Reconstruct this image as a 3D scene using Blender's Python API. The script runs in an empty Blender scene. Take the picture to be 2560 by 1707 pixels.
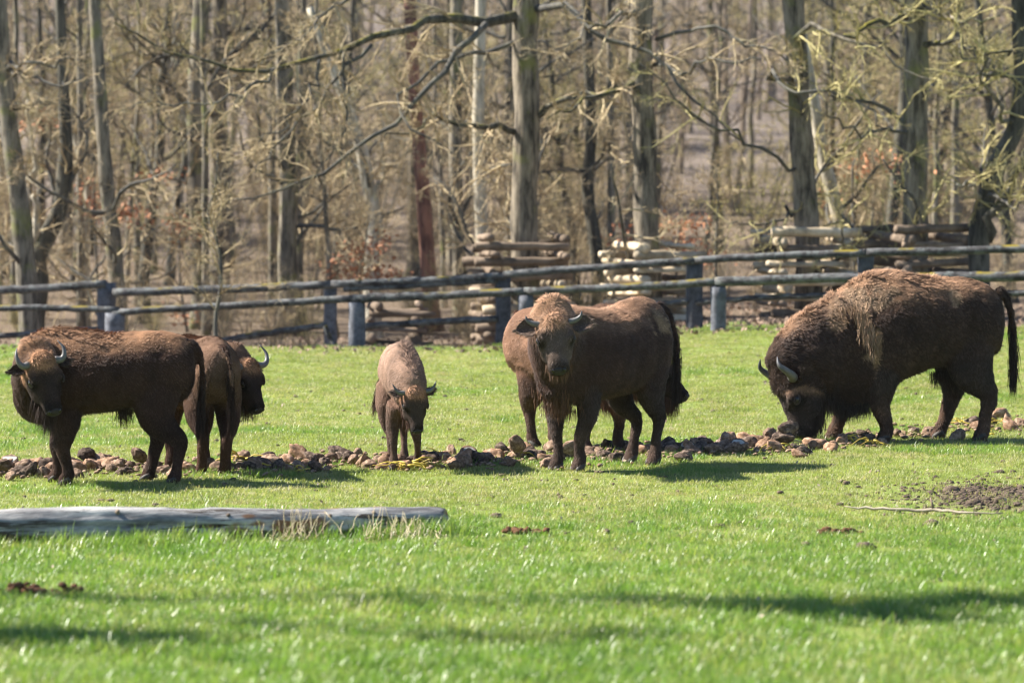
import bpy, math
import numpy as np
from mathutils import Vector, Matrix

DO = dict(bison=1, forest=1, fence=1, grass=1, small=1)
sc = bpy.context.scene
col = sc.collection
rng = np.random.default_rng(7)
R = math.radians

# ------------------------------------------------------------------ camera, sky, sun, exposure
H_CAM = 2.5
FPX = 7500.0                      # focal length in pixels of the 2560 wide frame
HORIZON = 525.0
PITCH = math.atan((853.5 - HORIZON) / FPX)
cd = bpy.data.cameras.new('camera')
cd.sensor_width = 36.0
cd.lens = 36.0 * FPX / 2560.0
cd.clip_start = 0.5
cd.clip_end = 2000.0
cd.dof.use_dof = True
cd.dof.focus_distance = 29.4
cd.dof.aperture_fstop = 1.6
cd.dof.aperture_blades = 9
cam = bpy.data.objects.new('camera', cd)
cam.location = (0, 0, H_CAM)
cam.rotation_euler = (math.pi / 2 - PITCH, 0, 0)
col.objects.link(cam)
sc.camera = cam

SUN_EL, SUN_BACK = R(43), R(15)   # the sun stands to the left and a little behind the herd
sun_dir = Vector((-math.cos(SUN_BACK) * math.cos(SUN_EL), math.sin(SUN_BACK) * math.cos(SUN_EL), math.sin(SUN_EL)))
world = bpy.data.worlds.new('World')
sc.world = world
world.use_nodes = True
wn = world.node_tree.nodes
bg = wn['Background']
sky = wn.new('ShaderNodeTexSky')
sky.sky_type = 'NISHITA'
sky.sun_disc = False
sky.sun_elevation = SUN_EL
sky.sun_rotation = math.atan2(sun_dir.x, sun_dir.y)
sky.air_density = 1.0
sky.dust_density = 0.2
sky.ozone_density = 5.0
world.node_tree.links.new(sky.outputs[0], bg.inputs[0])
bg.inputs[1].default_value = 0.062
sd = bpy.data.lights.new('sun', 'SUN')
sd.energy = 5.0
sd.angle = R(0.53)
sd.color = (1.0, 0.945, 0.85)
sun = bpy.data.objects.new('sun', sd)
sun.rotation_euler = sun_dir.to_track_quat('Z', 'Y').to_euler()
sun.location = (-20, 10, 30)
col.objects.link(sun)
sc.view_settings.view_transform = 'Standard'
sc.view_settings.look = 'None'
sc.view_settings.gamma = 1.0
sc.view_settings.exposure = 1.7
sc.render.engine = 'CYCLES'
sc.cycles.max_bounces = 6
sc.cycles.diffuse_bounces = 3
sc.cycles.transmission_bounces = 3
sc.cycles.transparent_max_bounces = 4
sc.cycles.caustics_reflective = False
sc.cycles.caustics_refractive = False
sc.cycles.sample_clamp_indirect = 4.0
sc.cycles.use_denoising = True
sc.cycles.volume_bounces = 0
sc.cycles.pixel_filter_type = 'BLACKMAN_HARRIS'
sc.cycles.filter_width = 1.25

# ------------------------------------------------------------------ helpers
CP, SP = math.cos(PITCH), math.sin(PITCH)


def ray(px, py):
    u = (px - 1280.0) / FPX
    v = -(py - 853.5) / FPX
    return np.array([u, CP + v * SP, -SP + v * CP])


def P(px, py, Y):
    d = ray(px, py)
    return np.array([0, 0, H_CAM]) + d * (Y / d[1])


def ss(a, b, x):
    t = np.clip((x - a) / (b - a), 0, 1)
    return t * t * (3 - 2 * t)


def gz(x, y):
    """height of the ground at x, y"""
    x = np.asarray(x, float); y = np.asarray(y, float)
    right = ss(-1.0, 4.5, x)
    z = 0.27 * ss(33.5, 46.5, y) + 0.36 * right * ss(35.5, 47.5, y)
    z = z - 0.28 * ss(47.8, 54, y) * (1 - ss(-1.5, 3, x))
    z = z + 0.045 * np.maximum(0, y - 60) + 0.085 * np.maximum(0, y - 84) + 0.03 * np.maximum(0, y - 105)
    z = z + 0.018 * np.sin(1.9 * x + 0.6 * y) * np.sin(0.8 * y - 0.7 * x) * ss(34, 30, np.abs(y - 0)) * 1.0
    z = z + 0.03 * np.sin(0.9 * x + 2.0) * np.sin(1.1 * y + 0.5 * x) * (ss(24.5, 21, y))
    z = z + 0.22 * np.sin(0.21 * x + 0.13 * y) * np.sin(0.17 * y) * ss(56, 70, y)
    return z


def G(px, py):
    """where the line of sight through a picture point meets the ground"""
    d = ray(px, py)
    t = H_CAM / -d[2]
    for _ in range(25):
        q = np.array([0, 0, H_CAM]) + d * t
        t = 0.5 * t + 0.5 * (H_CAM - float(gz(q[0], q[1]))) / -d[2]
    q[2] = float(gz(q[0], q[1]))
    return q


def make_mesh(name, V, faces, smooth=True):
    V = np.asarray(V, np.float32).reshape(-1, 3)
    me = bpy.data.meshes.new(name)
    me.vertices.add(len(V))
    me.vertices.foreach_set('co', V.ravel())
    faces = [np.asarray(f, np.int32) for f in faces if len(f)]
    idx = np.concatenate([f.ravel() for f in faces])
    tot = np.concatenate([np.full(len(f), f.shape[1], np.int32) for f in faces])
    start = np.concatenate([[0], np.cumsum(tot)[:-1]]).astype(np.int32)
    me.loops.add(len(idx))
    me.loops.foreach_set('vertex_index', idx)
    me.polygons.add(len(tot))
    me.polygons.foreach_set('loop_start', start)
    me.polygons.foreach_set('loop_total', tot)
    me.polygons.foreach_set('use_smooth', np.full(len(tot), smooth, bool))
    me.update(calc_edges=True)
    return me


def add_color(me, C, name='tint'):
    a = me.color_attributes.new(name, 'FLOAT_COLOR', 'POINT')
    C = np.asarray(C, np.float32)
    if C.shape[1] == 3:
        C = np.concatenate([C, np.ones((len(C), 1), np.float32)], 1)
    a.data.foreach_set('color', C.ravel())


def link(name, me, mat=None, parent=None):
    o = bpy.data.objects.new(name, me)
    if mat is not None and me is not None and not me.materials:
        me.materials.append(mat)
    col.objects.link(o)
    if parent is not None:
        o.parent = parent
    return o


def tag(o, label=None, cat=None, group=None, kind=None):
    if label: o['label'] = label
    if cat: o['category'] = cat
    if group: o['group'] = group
    if kind: o['kind'] = kind
    return o


def empty(name, loc=(0, 0, 0), rz=0.0):
    o = bpy.data.objects.new(name, None)
    o.empty_display_size = 0.1
    o.location = loc
    o.rotation_euler = (0, 0, rz)
    col.objects.link(o)
    return o


def nrm(v):
    v = np.asarray(v, float)
    return v / np.maximum(np.linalg.norm(v, axis=-1, keepdims=True), 1e-9)


def tubes(Pts, Rad, k=6, cap=True):
    """Pts (N,n,3), Rad (N,n) -> verts, face arrays"""
    Pts = np.asarray(Pts, float); Rad = np.asarray(Rad, float)
    N, n, _ = Pts.shape
    T = nrm(np.gradient(Pts, axis=1))
    mean = nrm(Pts[:, -1] - Pts[:, 0])
    ref = np.where(np.abs(mean[:, 2:3]) > 0.7, np.array([[1.0, 0, 0]]), np.array([[0, 0, 1.0]]))
    S = nrm(np.cross(T, ref[:, None, :]))
    U = np.cross(S, T)
    a = np.arange(k) / k * 2 * math.pi
    V = Pts[:, :, None, :] + Rad[:, :, None, None] * (np.cos(a)[None, None, :, None] * S[:, :, None, :] + np.sin(a)[None, None, :, None] * U[:, :, None, :])
    base = (np.arange(N)[:, None, None] * n + np.arange(n - 1)[None, :, None]) * k
    j = np.arange(k)[None, None, :]
    j2 = (j + 1) % k
    q = np.stack([base + j, base + j2, base + k + j2, base + k + j], -1).reshape(-1, 4)
    faces = [q]
    if cap and k > 3:
        c0 = np.arange(N)[:, None] * n * k + np.arange(k)[::-1][None]
        c1 = (np.arange(N)[:, None] * n + n - 1) * k + np.arange(k)[None]
        faces += [c0, c1]
    return V.reshape(-1, 3), faces


def merge(parts):
    Vs, Fs, off = [], {}, 0
    for V, faces in parts:
        Vs.append(V)
        for f in faces:
            if len(f):
                Fs.setdefault(f.shape[1], []).append(np.asarray(f) + off)
        off += len(V)
    return np.concatenate(Vs), [np.concatenate(f) for f in Fs.values()]


def spline(pts, n):
    """catmull-rom through the points, n samples"""
    p = np.asarray(pts, float)
    p = np.concatenate([[2 * p[0] - p[1]], p, [2 * p[-1] - p[-2]]])
    m = len(p) - 3
    t = np.linspace(0, m - 1e-6, n)
    i = t.astype(int); f = (t - i)[:, None]
    a, b, c, d = p[i], p[i + 1], p[i + 2], p[i + 3]
    return 0.5 * ((2 * b) + (-a + c) * f + (2 * a - 5 * b + 4 * c - d) * f ** 2 + (-a + 3 * b - 3 * c + d) * f ** 3)


def ellipsoid(c, r, axes=None, nu=12, nv=8):
    u = np.linspace(0, 2 * math.pi, nu, endpoint=False)
    v = np.linspace(0, math.pi, nv + 1)[1:-1]
    x = np.sin(v)[:, None] * np.cos(u)[None]
    y = np.sin(v)[:, None] * np.sin(u)[None]
    z = np.cos(v)[:, None] * np.ones_like(u)[None]
    q = np.stack([x, y, z], -1).reshape(-1, 3)
    q = np.concatenate([q, [[0, 0, 1.0], [0, 0, -1.0]]]) * np.asarray(r)
    if axes is not None:
        q = q @ np.asarray(axes)
    V = q + np.asarray(c)
    m = nv - 1
    i = np.arange(m - 1)[:, None] * nu; j = np.arange(nu)[None]; j2 = (j + 1) % nu
    F = np.stack([i + j, i + nu + j, i + nu + j2, i + j2], -1).reshape(-1, 4)
    top, bot = m * nu, m * nu + 1
    j = np.arange(nu); j2 = (j + 1) % nu
    F3 = np.concatenate([np.stack([np.full(nu, top), j, j2], -1), np.stack([np.full(nu, bot), (m - 1) * nu + j2, (m - 1) * nu + j], -1)])
    return V, [F, F3]


def hash3(c):
    c = np.asarray(c, np.int64)
    h = (c[..., 0] * 73856093) ^ (c[..., 1] * 19349663) ^ (c[..., 2] * 83492791)
    h = (h ^ (h >> 13)) * 1274126177
    return ((h ^ (h >> 16)) & 0xFFFFF) / float(0xFFFFF)


def vnoise(p, s):
    """smooth value noise on points, 0..1"""
    q = np.asarray(p) / s
    i = np.floor(q).astype(np.int64); f = q - i; f = f * f * (3 - 2 * f)
    out = 0
    for dx in (0, 1):
        for dy in (0, 1):
            for dz in (0, 1):
                w = (f[..., 0] if dx else 1 - f[..., 0]) * (f[..., 1] if dy else 1 - f[..., 1]) * (f[..., 2] if dz else 1 - f[..., 2])
                out = out + w * hash3(i + np.array([dx, dy, dz]))
    return out


# ------------------------------------------------------------------ materials
class NT:
    def __init__(self, name):
        self.m = bpy.data.materials.new(name)
        self.m.use_nodes = True
        self.t = self.m.node_tree
        self.b = self.t.nodes['Principled BSDF']
        self.out = self.t.nodes['Material Output']

    def n(self, typ, **kw):
        x = self.t.nodes.new(typ)
        for k, v in kw.items():
            if k.startswith('i_'):
                x.inputs[k[2:].replace('_', ' ')].default_value = v
            else:
                setattr(x, k, v)
        return x

    def l(self, a, b):
        self.t.links.new(a, b)

    def noise(self, scale, detail=4.0, rough=0.6, vec=None, sc3=None):
        x = self.n('ShaderNodeTexNoise')
        x.inputs['Scale'].default_value = scale
        x.inputs['Detail'].default_value = detail
        x.inputs['Roughness'].default_value = rough
        if vec is not None:
            if sc3:
                mp = self.n('ShaderNodeMapping')
                mp.inputs['Scale'].default_value = sc3
                self.l(vec, mp.inputs['Vector'])
                vec = mp.outputs[0]
            self.l(vec, x.inputs['Vector'])
        return x.outputs['Fac']

    def ramp(self, fac, stops):
        r = self.n('ShaderNodeValToRGB')
        el = r.color_ramp.elements
        while len(el) < len(stops):
            el.new(0.5)
        for e, (p, c) in zip(el, stops):
            e.position = p
            e.color = (c[0], c[1], c[2], 1) if not np.isscalar(c) else (c, c, c, 1)
        self.l(fac, r.inputs[0])
        return r.outputs['Color']

    def mix(self, fac, a, b, mode='MIX'):
        x = self.n('ShaderNodeMix', data_type='RGBA', blend_type=mode)
        for s, v in ((0, fac), (6, a), (7, b)):
            if hasattr(v, 'is_linked') or hasattr(v, 'links'):
                self.l(v, x.inputs[s])
            elif s == 0:
                x.inputs[0].default_value = v
            else:
                x.inputs[s].default_value = (v[0], v[1], v[2], 1)
        return x.outputs[2]

    def math(self, op, a, b=0.0):
        x = self.n('ShaderNodeMath', operation=op)
        for s, v in ((0, a), (1, b)):
            if hasattr(v, 'links'):
                self.l(v, x.inputs[s])
            else:
                x.inputs[s].default_value = v
        return x.outputs[0]

    def bump(self, h, strength=0.5, dist=0.02):
        x = self.n('ShaderNodeBump')
        x.inputs['Strength'].default_value = strength
        x.inputs['Distance'].default_value = dist
        self.l(h, x.inputs['Height'])
        self.l(x.outputs[0], self.b.inputs['Normal'])

    def set(self, color=None, rough=0.8, spec=0.3):
        if color is not None:
            if hasattr(color, 'links'):
                self.l(color, self.b.inputs['Base Color'])
            else:
                self.b.inputs['Base Color'].default_value = (*color, 1)
        self.b.inputs['Roughness'].default_value = rough
        self.b.inputs['Specular IOR Level'].default_value = spec
        return self

    def pos(self):
        return self.n('ShaderNodeNewGeometry').outputs['Position']

    def obj(self):
        return self.n('ShaderNodeTexCoord').outputs['Object']

    def rnd(self):
        return self.n('ShaderNodeObjectInfo').outputs['Random']

    def attr(self, name):
        return self.n('ShaderNodeAttribute', attribute_name=name).outputs['Color']


def mat_ground():
    t = NT('meadow_ground')
    p = t.pos()
    n1 = t.noise(0.6, 5, 0.6, p)
    n2 = t.noise(9, 5, 0.7, p)
    n3 = t.noise(60, 3, 0.7, p)
    green = t.mix(n2, (0.10, 0.15, 0.025), (0.20, 0.23, 0.06))
    soil = t.mix(n3, (0.055, 0.04, 0.026), (0.14, 0.105, 0.07))
    m = t.ramp(n2, [(0.55, 0.0), (0.68, 1.0)])
    c = t.mix(m, green, soil)
    # trampled bare soil at the right
    vm = t.n('ShaderNodeVectorMath', operation='SUBTRACT'); t.l(p, vm.inputs[0]); vm.inputs[1].default_value = (4.35, 26.0, 0)
    vs = t.n('ShaderNodeVectorMath', operation='MULTIPLY'); t.l(vm.outputs[0], vs.inputs[0]); vs.inputs[1].default_value = (1.0, 0.62, 0)
    vl = t.n('ShaderNodeVectorMath', operation='LENGTH'); t.l(vs.outputs[0], vl.inputs[0])
    sp = t.math('ADD', vl.outputs['Value'], t.math('MULTIPLY', t.math('SUBTRACT', n2, 0.5), 1.6))
    c = t.mix(t.ramp(sp, [(0.55, 1.0), (0.9, 0.0)]), c, soil)
    # leaf litter beyond the meadow's edge
    sep = t.n('ShaderNodeSeparateXYZ'); t.l(p, sep.inputs[0])
    e = t.math('ADD', sep.outputs['Y'], t.math('MULTIPLY', t.math('SUBTRACT', t.noise(1.3, 4, 0.6, p), 0.5), 5.0))
    edge = t.ramp(t.math('DIVIDE', t.math('SUBTRACT', e, 44.0), 10.0), [(0.26, 0.0), (0.42, 1.0)])
    lit = t.ramp(t.noise(14, 6, 0.75, p), [(0.3, (0.035, 0.026, 0.018)), (0.5, (0.125, 0.092, 0.064)), (0.62, (0.23, 0.175, 0.125)), (0.75, (0.40, 0.33, 0.27))])
    lit = t.mix(t.ramp(n1, [(0.4, 0.0), (0.7, 0.6)]), lit, (0.10, 0.074, 0.05))
    far = t.ramp(t.math('DIVIDE', t.math('SUBTRACT', sep.outputs['Y'], 70.0), 60.0), [(0.1, 0.0), (0.6, 0.8)])
    lit = t.mix(far, lit, t.mix(t.noise(2.0, 5, 0.7, p), (0.085, 0.070, 0.058), (0.21, 0.175, 0.15)))
    c = t.mix(edge, c, lit)
    t.set(c, 0.95, 0.1)
    t.bump(n2, 0.6, 0.03)
    return t.m


def mat_grass(name, a, b, dry, rough=0.34):
    t = NT(name)
    p = t.pos()
    n1 = t.noise(0.35, 3, 0.6, p)
    n2 = t.noise(2.2, 4, 0.65, p)
    r = t.rnd()
    g = t.mix(t.ramp(n2, [(0.3, 0.0), (0.7, 1.0)]), a, b)
    g = t.mix(t.ramp(t.math('ADD', t.math('MULTIPLY', n1, 0.55), t.math('MULTIPLY', r, 0.45)), [(0.52, 0.0), (0.72, 0.85)]), g, dry)
    t.set(g, rough, 0.45)
    tr = t.n('ShaderNodeBsdfTranslucent')
    t.l(t.mix(1.0, g, (1.0, 1.15, 0.55), 'MULTIPLY'), tr.inputs[0])
    ms = t.n('ShaderNodeMixShader'); ms.inputs[0].default_value = 0.45
    t.l(t.b.outputs[0], ms.inputs[1]); t.l(tr.outputs[0], ms.inputs[2])
    t.l(ms.outputs[0], t.out.inputs[0])
    return t.m


def mat_bark(name, dark, light, moss=(0.17, 0.17, 0.03), mossy=0.5, scale=1.0, top=False):
    t = NT(name)
    p = t.pos()
    n = t.noise(9 * scale, 6, 0.7, p, (1.0, 1.0, 0.18))
    n2 = t.noise(2.0 * scale, 4, 0.6, p)
    n3 = t.noise(28 * scale, 4, 0.7, p)
    c = t.ramp(n, [(0.38, dark), (0.60, light)])
    lo = 0.72 - 0.3 * mossy
    mk = t.ramp(n2, [(lo, 0.0), (lo + 0.16, 0.8)])
    if top:
        sep = t.n('ShaderNodeSeparateXYZ'); t.l(t.n('ShaderNodeNewGeometry').outputs['Normal'], sep.inputs[0])
        mk = t.math('MULTIPLY', mk, t.ramp(t.math('ADD', sep.outputs['Z'], t.math('MULTIPLY', t.math('SUBTRACT', n3, 0.5), 1.2)), [(0.15, 0.0), (0.6, 1.0)]))
    c = t.mix(mk, c, moss)
    c = t.mix(t.ramp(n3, [(0.62, 0.0), (0.75, 0.5)]), c, (0.34, 0.35, 0.30))
    t.set(c, 0.9, 0.15)
    t.bump(n, 0.8, 0.03)
    return t.m


def mat_twig(name, a, b, c3):
    t = NT(name)
    p = t.pos()
    c = t.ramp(t.noise(3.0, 4, 0.7, p), [(0.3, a), (0.5, b), (0.68, c3)])
    t.set(c, 0.85, 0.2)
    return t.m


def mat_fence():
    t = NT('weathered_rail_wood')
    o = t.obj()
    p = t.pos()
    n = t.noise(7, 6, 0.7, p, (0.35, 1, 1))
    c = t.ramp(n, [(0.38, (0.020, 0.019, 0.019)), (0.52, (0.065, 0.062, 0.063)), (0.66, (0.15, 0.147, 0.145))])
    li = t.ramp(t.noise(9, 4, 0.75, p), [(0.50, 0.0), (0.58, 0.7)])
    c = t.mix(li, c, (0.13, 0.14, 0.135))
    sep = t.n('ShaderNodeSeparateXYZ'); t.l(t.n('ShaderNodeNewGeometry').outputs['Normal'], sep.inputs[0])
    up = t.math('MULTIPLY', t.ramp(sep.outputs['Z'], [(0.35, 0.0), (0.7, 1.0)]), t.ramp(t.noise(1.6, 3, 0.6, p), [(0.56, 0.0), (0.63, 1.0)]))
    c = t.mix(up, c, (0.17, 0.13, 0.012))
    t.set(c, 0.85, 0.2)
    t.bump(n, 0.6, 0.02)
    return t.m


def mat_log():
    t = NT('barkless_grey_log')
    o = t.obj()
    n = t.noise(5, 6, 0.7, o, (0.25, 1.5, 1.5))
    c = t.ramp(n, [(0.36, (0.075, 0.072, 0.072)), (0.48, (0.23, 0.222, 0.215)), (0.60, (0.46, 0.44, 0.405))])
    cr = t.ramp(t.noise(6, 5, 0.75, o, (0.16, 2.4, 2.4)), [(0.55, 0.0), (0.59, 1.0)])
    c = t.mix(cr, c, (0.05, 0.038, 0.03))
    br = t.ramp(t.noise(1.5, 3, 0.6, o, (0.9, 2.0, 2.0)), [(0.60, 0.0), (0.64, 0.9)])
    c = t.mix(br, c, (0.20, 0.095, 0.042))
    t.set(c, 0.7, 0.3)
    t.bump(n, 0.9, 0.02)
    return t.m


def mat_simple(name, a, b, scale=8.0, rough=0.85, spec=0.2, bump=0.4, c3=None, dist=0.01):
    t = NT(name)
    o = t.obj()
    n = t.noise(scale, 6, 0.7, o)
    st = [(0.32, a), (0.65, b)] if c3 is None else [(0.3, a), (0.5, b), (0.7, c3)]
    c = t.ramp(n, st)
    r = t.rnd()
    c = t.mix(1.0, c, t.ramp(r, [(0.0, 0.62), (1.0, 1.25)]), 'MULTIPLY')
    t.set(c, rough, spec)
    if bump:
        t.bump(n, bump, dist)
    return t.m


def mat_fur():
    t = NT('bison_fur')
    t.set(t.attr('tint'), 0.75, 0.25)
    t.b.inputs['Sheen Weight'].default_value = 0.04
    t.b.inputs['Sheen Roughness'].default_value = 0.5
    t.b.inputs['Sheen Tint'].default_value = (0.9, 0.75, 0.6, 1)
    return t.m


def mat_hide():
    t = NT('bison_hide')
    t.set(t.mix(1.0, t.attr('tint'), (0.72, 0.72, 0.72), 'MULTIPLY'), 0.9, 0.1)
    n = t.noise(60, 4, 0.7, t.obj())
    t.bump(n, 0.5, 0.01)
    return t.m


def mat_horn():
    t = NT('horn_keratin')
    c = t.mix(1.0, t.attr('tint'), t.ramp(t.noise(30, 4, 0.6, t.obj()), [(0.3, 0.75), (0.7, 1.2)]), 'MULTIPLY')
    t.set(c, 0.5, 0.45)
    return t.m


def mat_plain(name, c, rough=0.5, spec=0.5):
    return NT(name).set(c, rough, spec).m


M = dict(
    ground=mat_ground(),
    oak=mat_bark('oak_bark', (0.04, 0.034, 0.027), (0.27, 0.225, 0.165), (0.18, 0.18, 0.05), 0.55),
    grey=mat_bark('grey_bark', (0.06, 0.053, 0.042), (0.26, 0.225, 0.17), (0.17, 0.18, 0.05), 0.6),
    pale=mat_bark('pale_bark', (0.22, 0.19, 0.14), (0.55, 0.49, 0.38), (0.26, 0.26, 0.08), 0.3),
    pine=mat_bark('pine_bark', (0.09, 0.045, 0.04), (0.33, 0.17, 0.12), (0.25, 0.12, 0.08), 0.1),
    moss=mat_bark('mossy_bark', (0.03, 0.028, 0.022), (0.12, 0.11, 0.085), (0.21, 0.18, 0.015), 0.8, 1.0, True),
    twig=mat_twig('bare_twig', (0.20, 0.15, 0.09), (0.40, 0.31, 0.185), (0.55, 0.45, 0.27)),
    twig2=mat_twig('yellow_twig', (0.21, 0.17, 0.08), (0.39, 0.33, 0.15), (0.52, 0.46, 0.21)),
    purple=mat_twig('far_purple_twig', (0.12, 0.095, 0.075), (0.24, 0.19, 0.145), (0.36, 0.29, 0.21)),
    branch=mat_twig('branch_bark', (0.045, 0.042, 0.038), (0.095, 0.088, 0.075), (0.16, 0.15, 0.11)),
    beech=mat_simple('withered_beech_leaf', (0.34, 0.13, 0.06), (0.52, 0.25, 0.13), 3.0, 0.7, 0.2, 0),
    bud=mat_simple('opening_bud', (0.30, 0.28, 0.05), (0.42, 0.38, 0.10), 3.0, 0.7, 0.2, 0),
    fence=mat_fence(),
    post=mat_simple('grey_post_wood', (0.05, 0.05, 0.056), (0.15, 0.155, 0.175), 9.0, 0.85, 0.2, 0.4),
    log=mat_log(),
    crib=mat_simple('split_log_wood', (0.20, 0.15, 0.10), (0.50, 0.40, 0.27), 4.0, 0.85, 0.15, 0.4, (0.62, 0.53, 0.40)),
    crib_bark=mat_simple('split_log_bark', (0.10, 0.075, 0.055), (0.24, 0.18, 0.13), 5.0, 0.9, 0.15, 0.5),
    fur=mat_fur(), hide=mat_hide(), horn=mat_horn(),
    eye=mat_plain('wet_eye', (0.010, 0.007, 0.006), 0.12, 0.45),
    nose=mat_plain('wet_nose', (0.020, 0.017, 0.017), 0.55, 0.25),
    lid=mat_plain('eyelid_skin', (0.045, 0.032, 0.027), 0.55, 0.3),
    hoof=mat_plain('dark_hoof', (0.05, 0.042, 0.035), 0.6, 0.3),
)

# ------------------------------------------------------------------ ground
ys = np.concatenate([np.arange(6, 36, 0.2), np.arange(36, 62, 0.4), np.arange(62, 130, 2.0), np.arange(130, 211, 10.0)])
u = np.linspace(-1, 1, 141)
X = u[None, :] * (8 + 0.75 * ys[:, None])
Y = np.repeat(ys[:, None], len(u), 1)
Vg = np.stack([X, Y, gz(X, Y)], -1).reshape(-1, 3)
nx = len(u)
i = np.arange(len(ys) - 1)[:, None] * nx + np.arange(nx - 1)[None]
Fg = np.stack([i, i + 1, i + nx + 1, i + nx], -1).reshape(-1, 4)
ground = link('ground', make_mesh('ground', Vg, [Fg]), M['ground'])
tag(ground, 'gently rising meadow ground that turns to leaf litter under the wood', kind='structure')


# ------------------------------------------------------------------ the wood
def kids(Pp, Rp, m, t0, t1, lr, ang, upw, n, rg, rr=0.55, wig=0.25, rmin=0.004, Labs=None):
    """m side shoots on every polyline of Pp"""
    N0, n0, _ = Pp.shape
    idx = np.repeat(np.arange(N0), m)
    N = len(idx)
    t = rg.uniform(t0, t1, N)
    f = t * (n0 - 1); i_ = np.minimum(f.astype(int), n0 - 2); f = (f - i_)[:, None]
    a, b = Pp[idx, i_], Pp[idx, i_ + 1]
    pos = a * (1 - f) + b * f
    tan = nrm(b - a)
    rad = Rp[idx, i_] * (1 - f[:, 0]) + Rp[idx, i_ + 1] * f[:, 0]
    Lp = np.linalg.norm(np.diff(Pp, axis=1), axis=-1).sum(1)[idx]
    rv = rg.normal(0, 1, (N, 3))
    perp = nrm(rv - tan * (rv * tan).sum(1, keepdims=True))
    an = np.radians(rg.normal(ang, 14, N))[:, None]
    d = nrm(tan * np.cos(an) + perp * np.sin(an) + np.array([0, 0, upw]))
    Ln = (Lp * lr if Labs is None else Labs) * rg.uniform(0.55, 1.3, N) * (1.15 - 0.6 * t)
    st = Ln / (n - 1)
    out = np.empty((N, n, 3)); out[:, 0] = pos
    for k in range(1, n):
        d = nrm(d + rg.normal(0, wig, (N, 3)) + np.array([0, 0, upw * 0.25]))
        out[:, k] = out[:, k - 1] + d * st[:, None]
    r0 = np.maximum(rad * rr, rmin)
    Rr = r0[:, None] * np.linspace(1, 0.35, n)[None]
    return out, np.maximum(Rr, rmin * 0.6)


def trunk_line(h, r, lean=(0, 0), wob=0.1, n=16, rg=rng):
    z = np.linspace(-0.25, h, n)
    t = z / h
    x = lean[0] * t * h + np.cumsum(rg.normal(0, wob * 0.25, n)) * 0.6
    y = lean[1] * t * h + np.cumsum(rg.normal(0, wob * 0.25, n)) * 0.6
    x -= x[0]; y -= y[0]
    Rr = r * (1 - 0.62 * np.clip(t, 0, 1)) + r * 0.45 * np.exp(-np.maximum(z, 0) / 0.25)
    return np.stack([x, y, z], -1), Rr


def make_tree_meshes(seed, h, r, nb, blen, z0, dens, twig_r, up=0.25, lean=(0, 0), wob=0.1, kside=12):
    rg = np.random.default_rng(seed)
    tl, tr_ = trunk_line(h, r, lean, wob, 18, rg)
    tv, tf = tubes(tl[None], tr_[None], kside)
    T = tl[None]; TR = tr_[None]
    b0, r0 = kids(T, TR, nb, z0, 0.84, 0, 68, up, 8, rg, 0.42, 0.22, 0.012, Labs=blen)
    r0 = np.minimum(r0, 0.055 * np.linspace(1, 0.3, 8)[None])
    b1, r1 = kids(b0, r0, dens[0], 0.15, 1.0, 0.52, 45, 0.05, 6, rg, 0.55, 0.28, 0.008)
    b2, r2 = kids(b1, r1, dens[1] + 1, 0.1, 1.0, 0.52, 42, 0.03, 5, rg, 0.6, 0.2, twig_r)
    b3, r3 = kids(b2, r2, dens[2] + 2, 0.1, 1.0, 0.55, 42, 0.03, 3, rg, 0.7, 0.2, twig_r * 0.8)
    limb = merge([tubes(b0, r0, 6), tubes(b1, r1, 4)])
    tw = merge([tubes(b2, r2, 3, False), tubes(b3, r3, 3, False)])
    return (tv, tf), limb, tw


TREE_KINDS = {}


def tree_kind(key, bark, twig, branch, *a, **k):
    (tv, tf), lb, tw = make_tree_meshes(*a, **k)
    mt = make_mesh('trunk', tv, tf); mt.materials.append(M[bark])
    ml = make_mesh('limbs', *lb); ml.materials.append(M[branch])
    mw = make_mesh('twigs', *tw, smooth=False); mw.materials.append(M[twig])
    TREE_KINDS[key] = (mt, ml, mw)


def put_tree(name, key, x, y, rz, sc_, label, group=None, cat='tree', tilt=(0, 0)):
    o = empty(name, (x, y, float(gz(x, y))), rz)
    o.scale = sc_ if not np.isscalar(sc_) else (sc_,) * 3
    o.rotation_euler = (tilt[0], tilt[1], rz)
    for nm, me in zip(('trunk', 'limbs', 'twigs'), TREE_KINDS[key]):
        if me is not None:
            c = bpy.data.objects.new(nm, me); col.objects.link(c); c.parent = o
            if nm != 'trunk':
                c['kind'] = 'stuff'
    return tag(o, label, cat, group)


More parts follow.
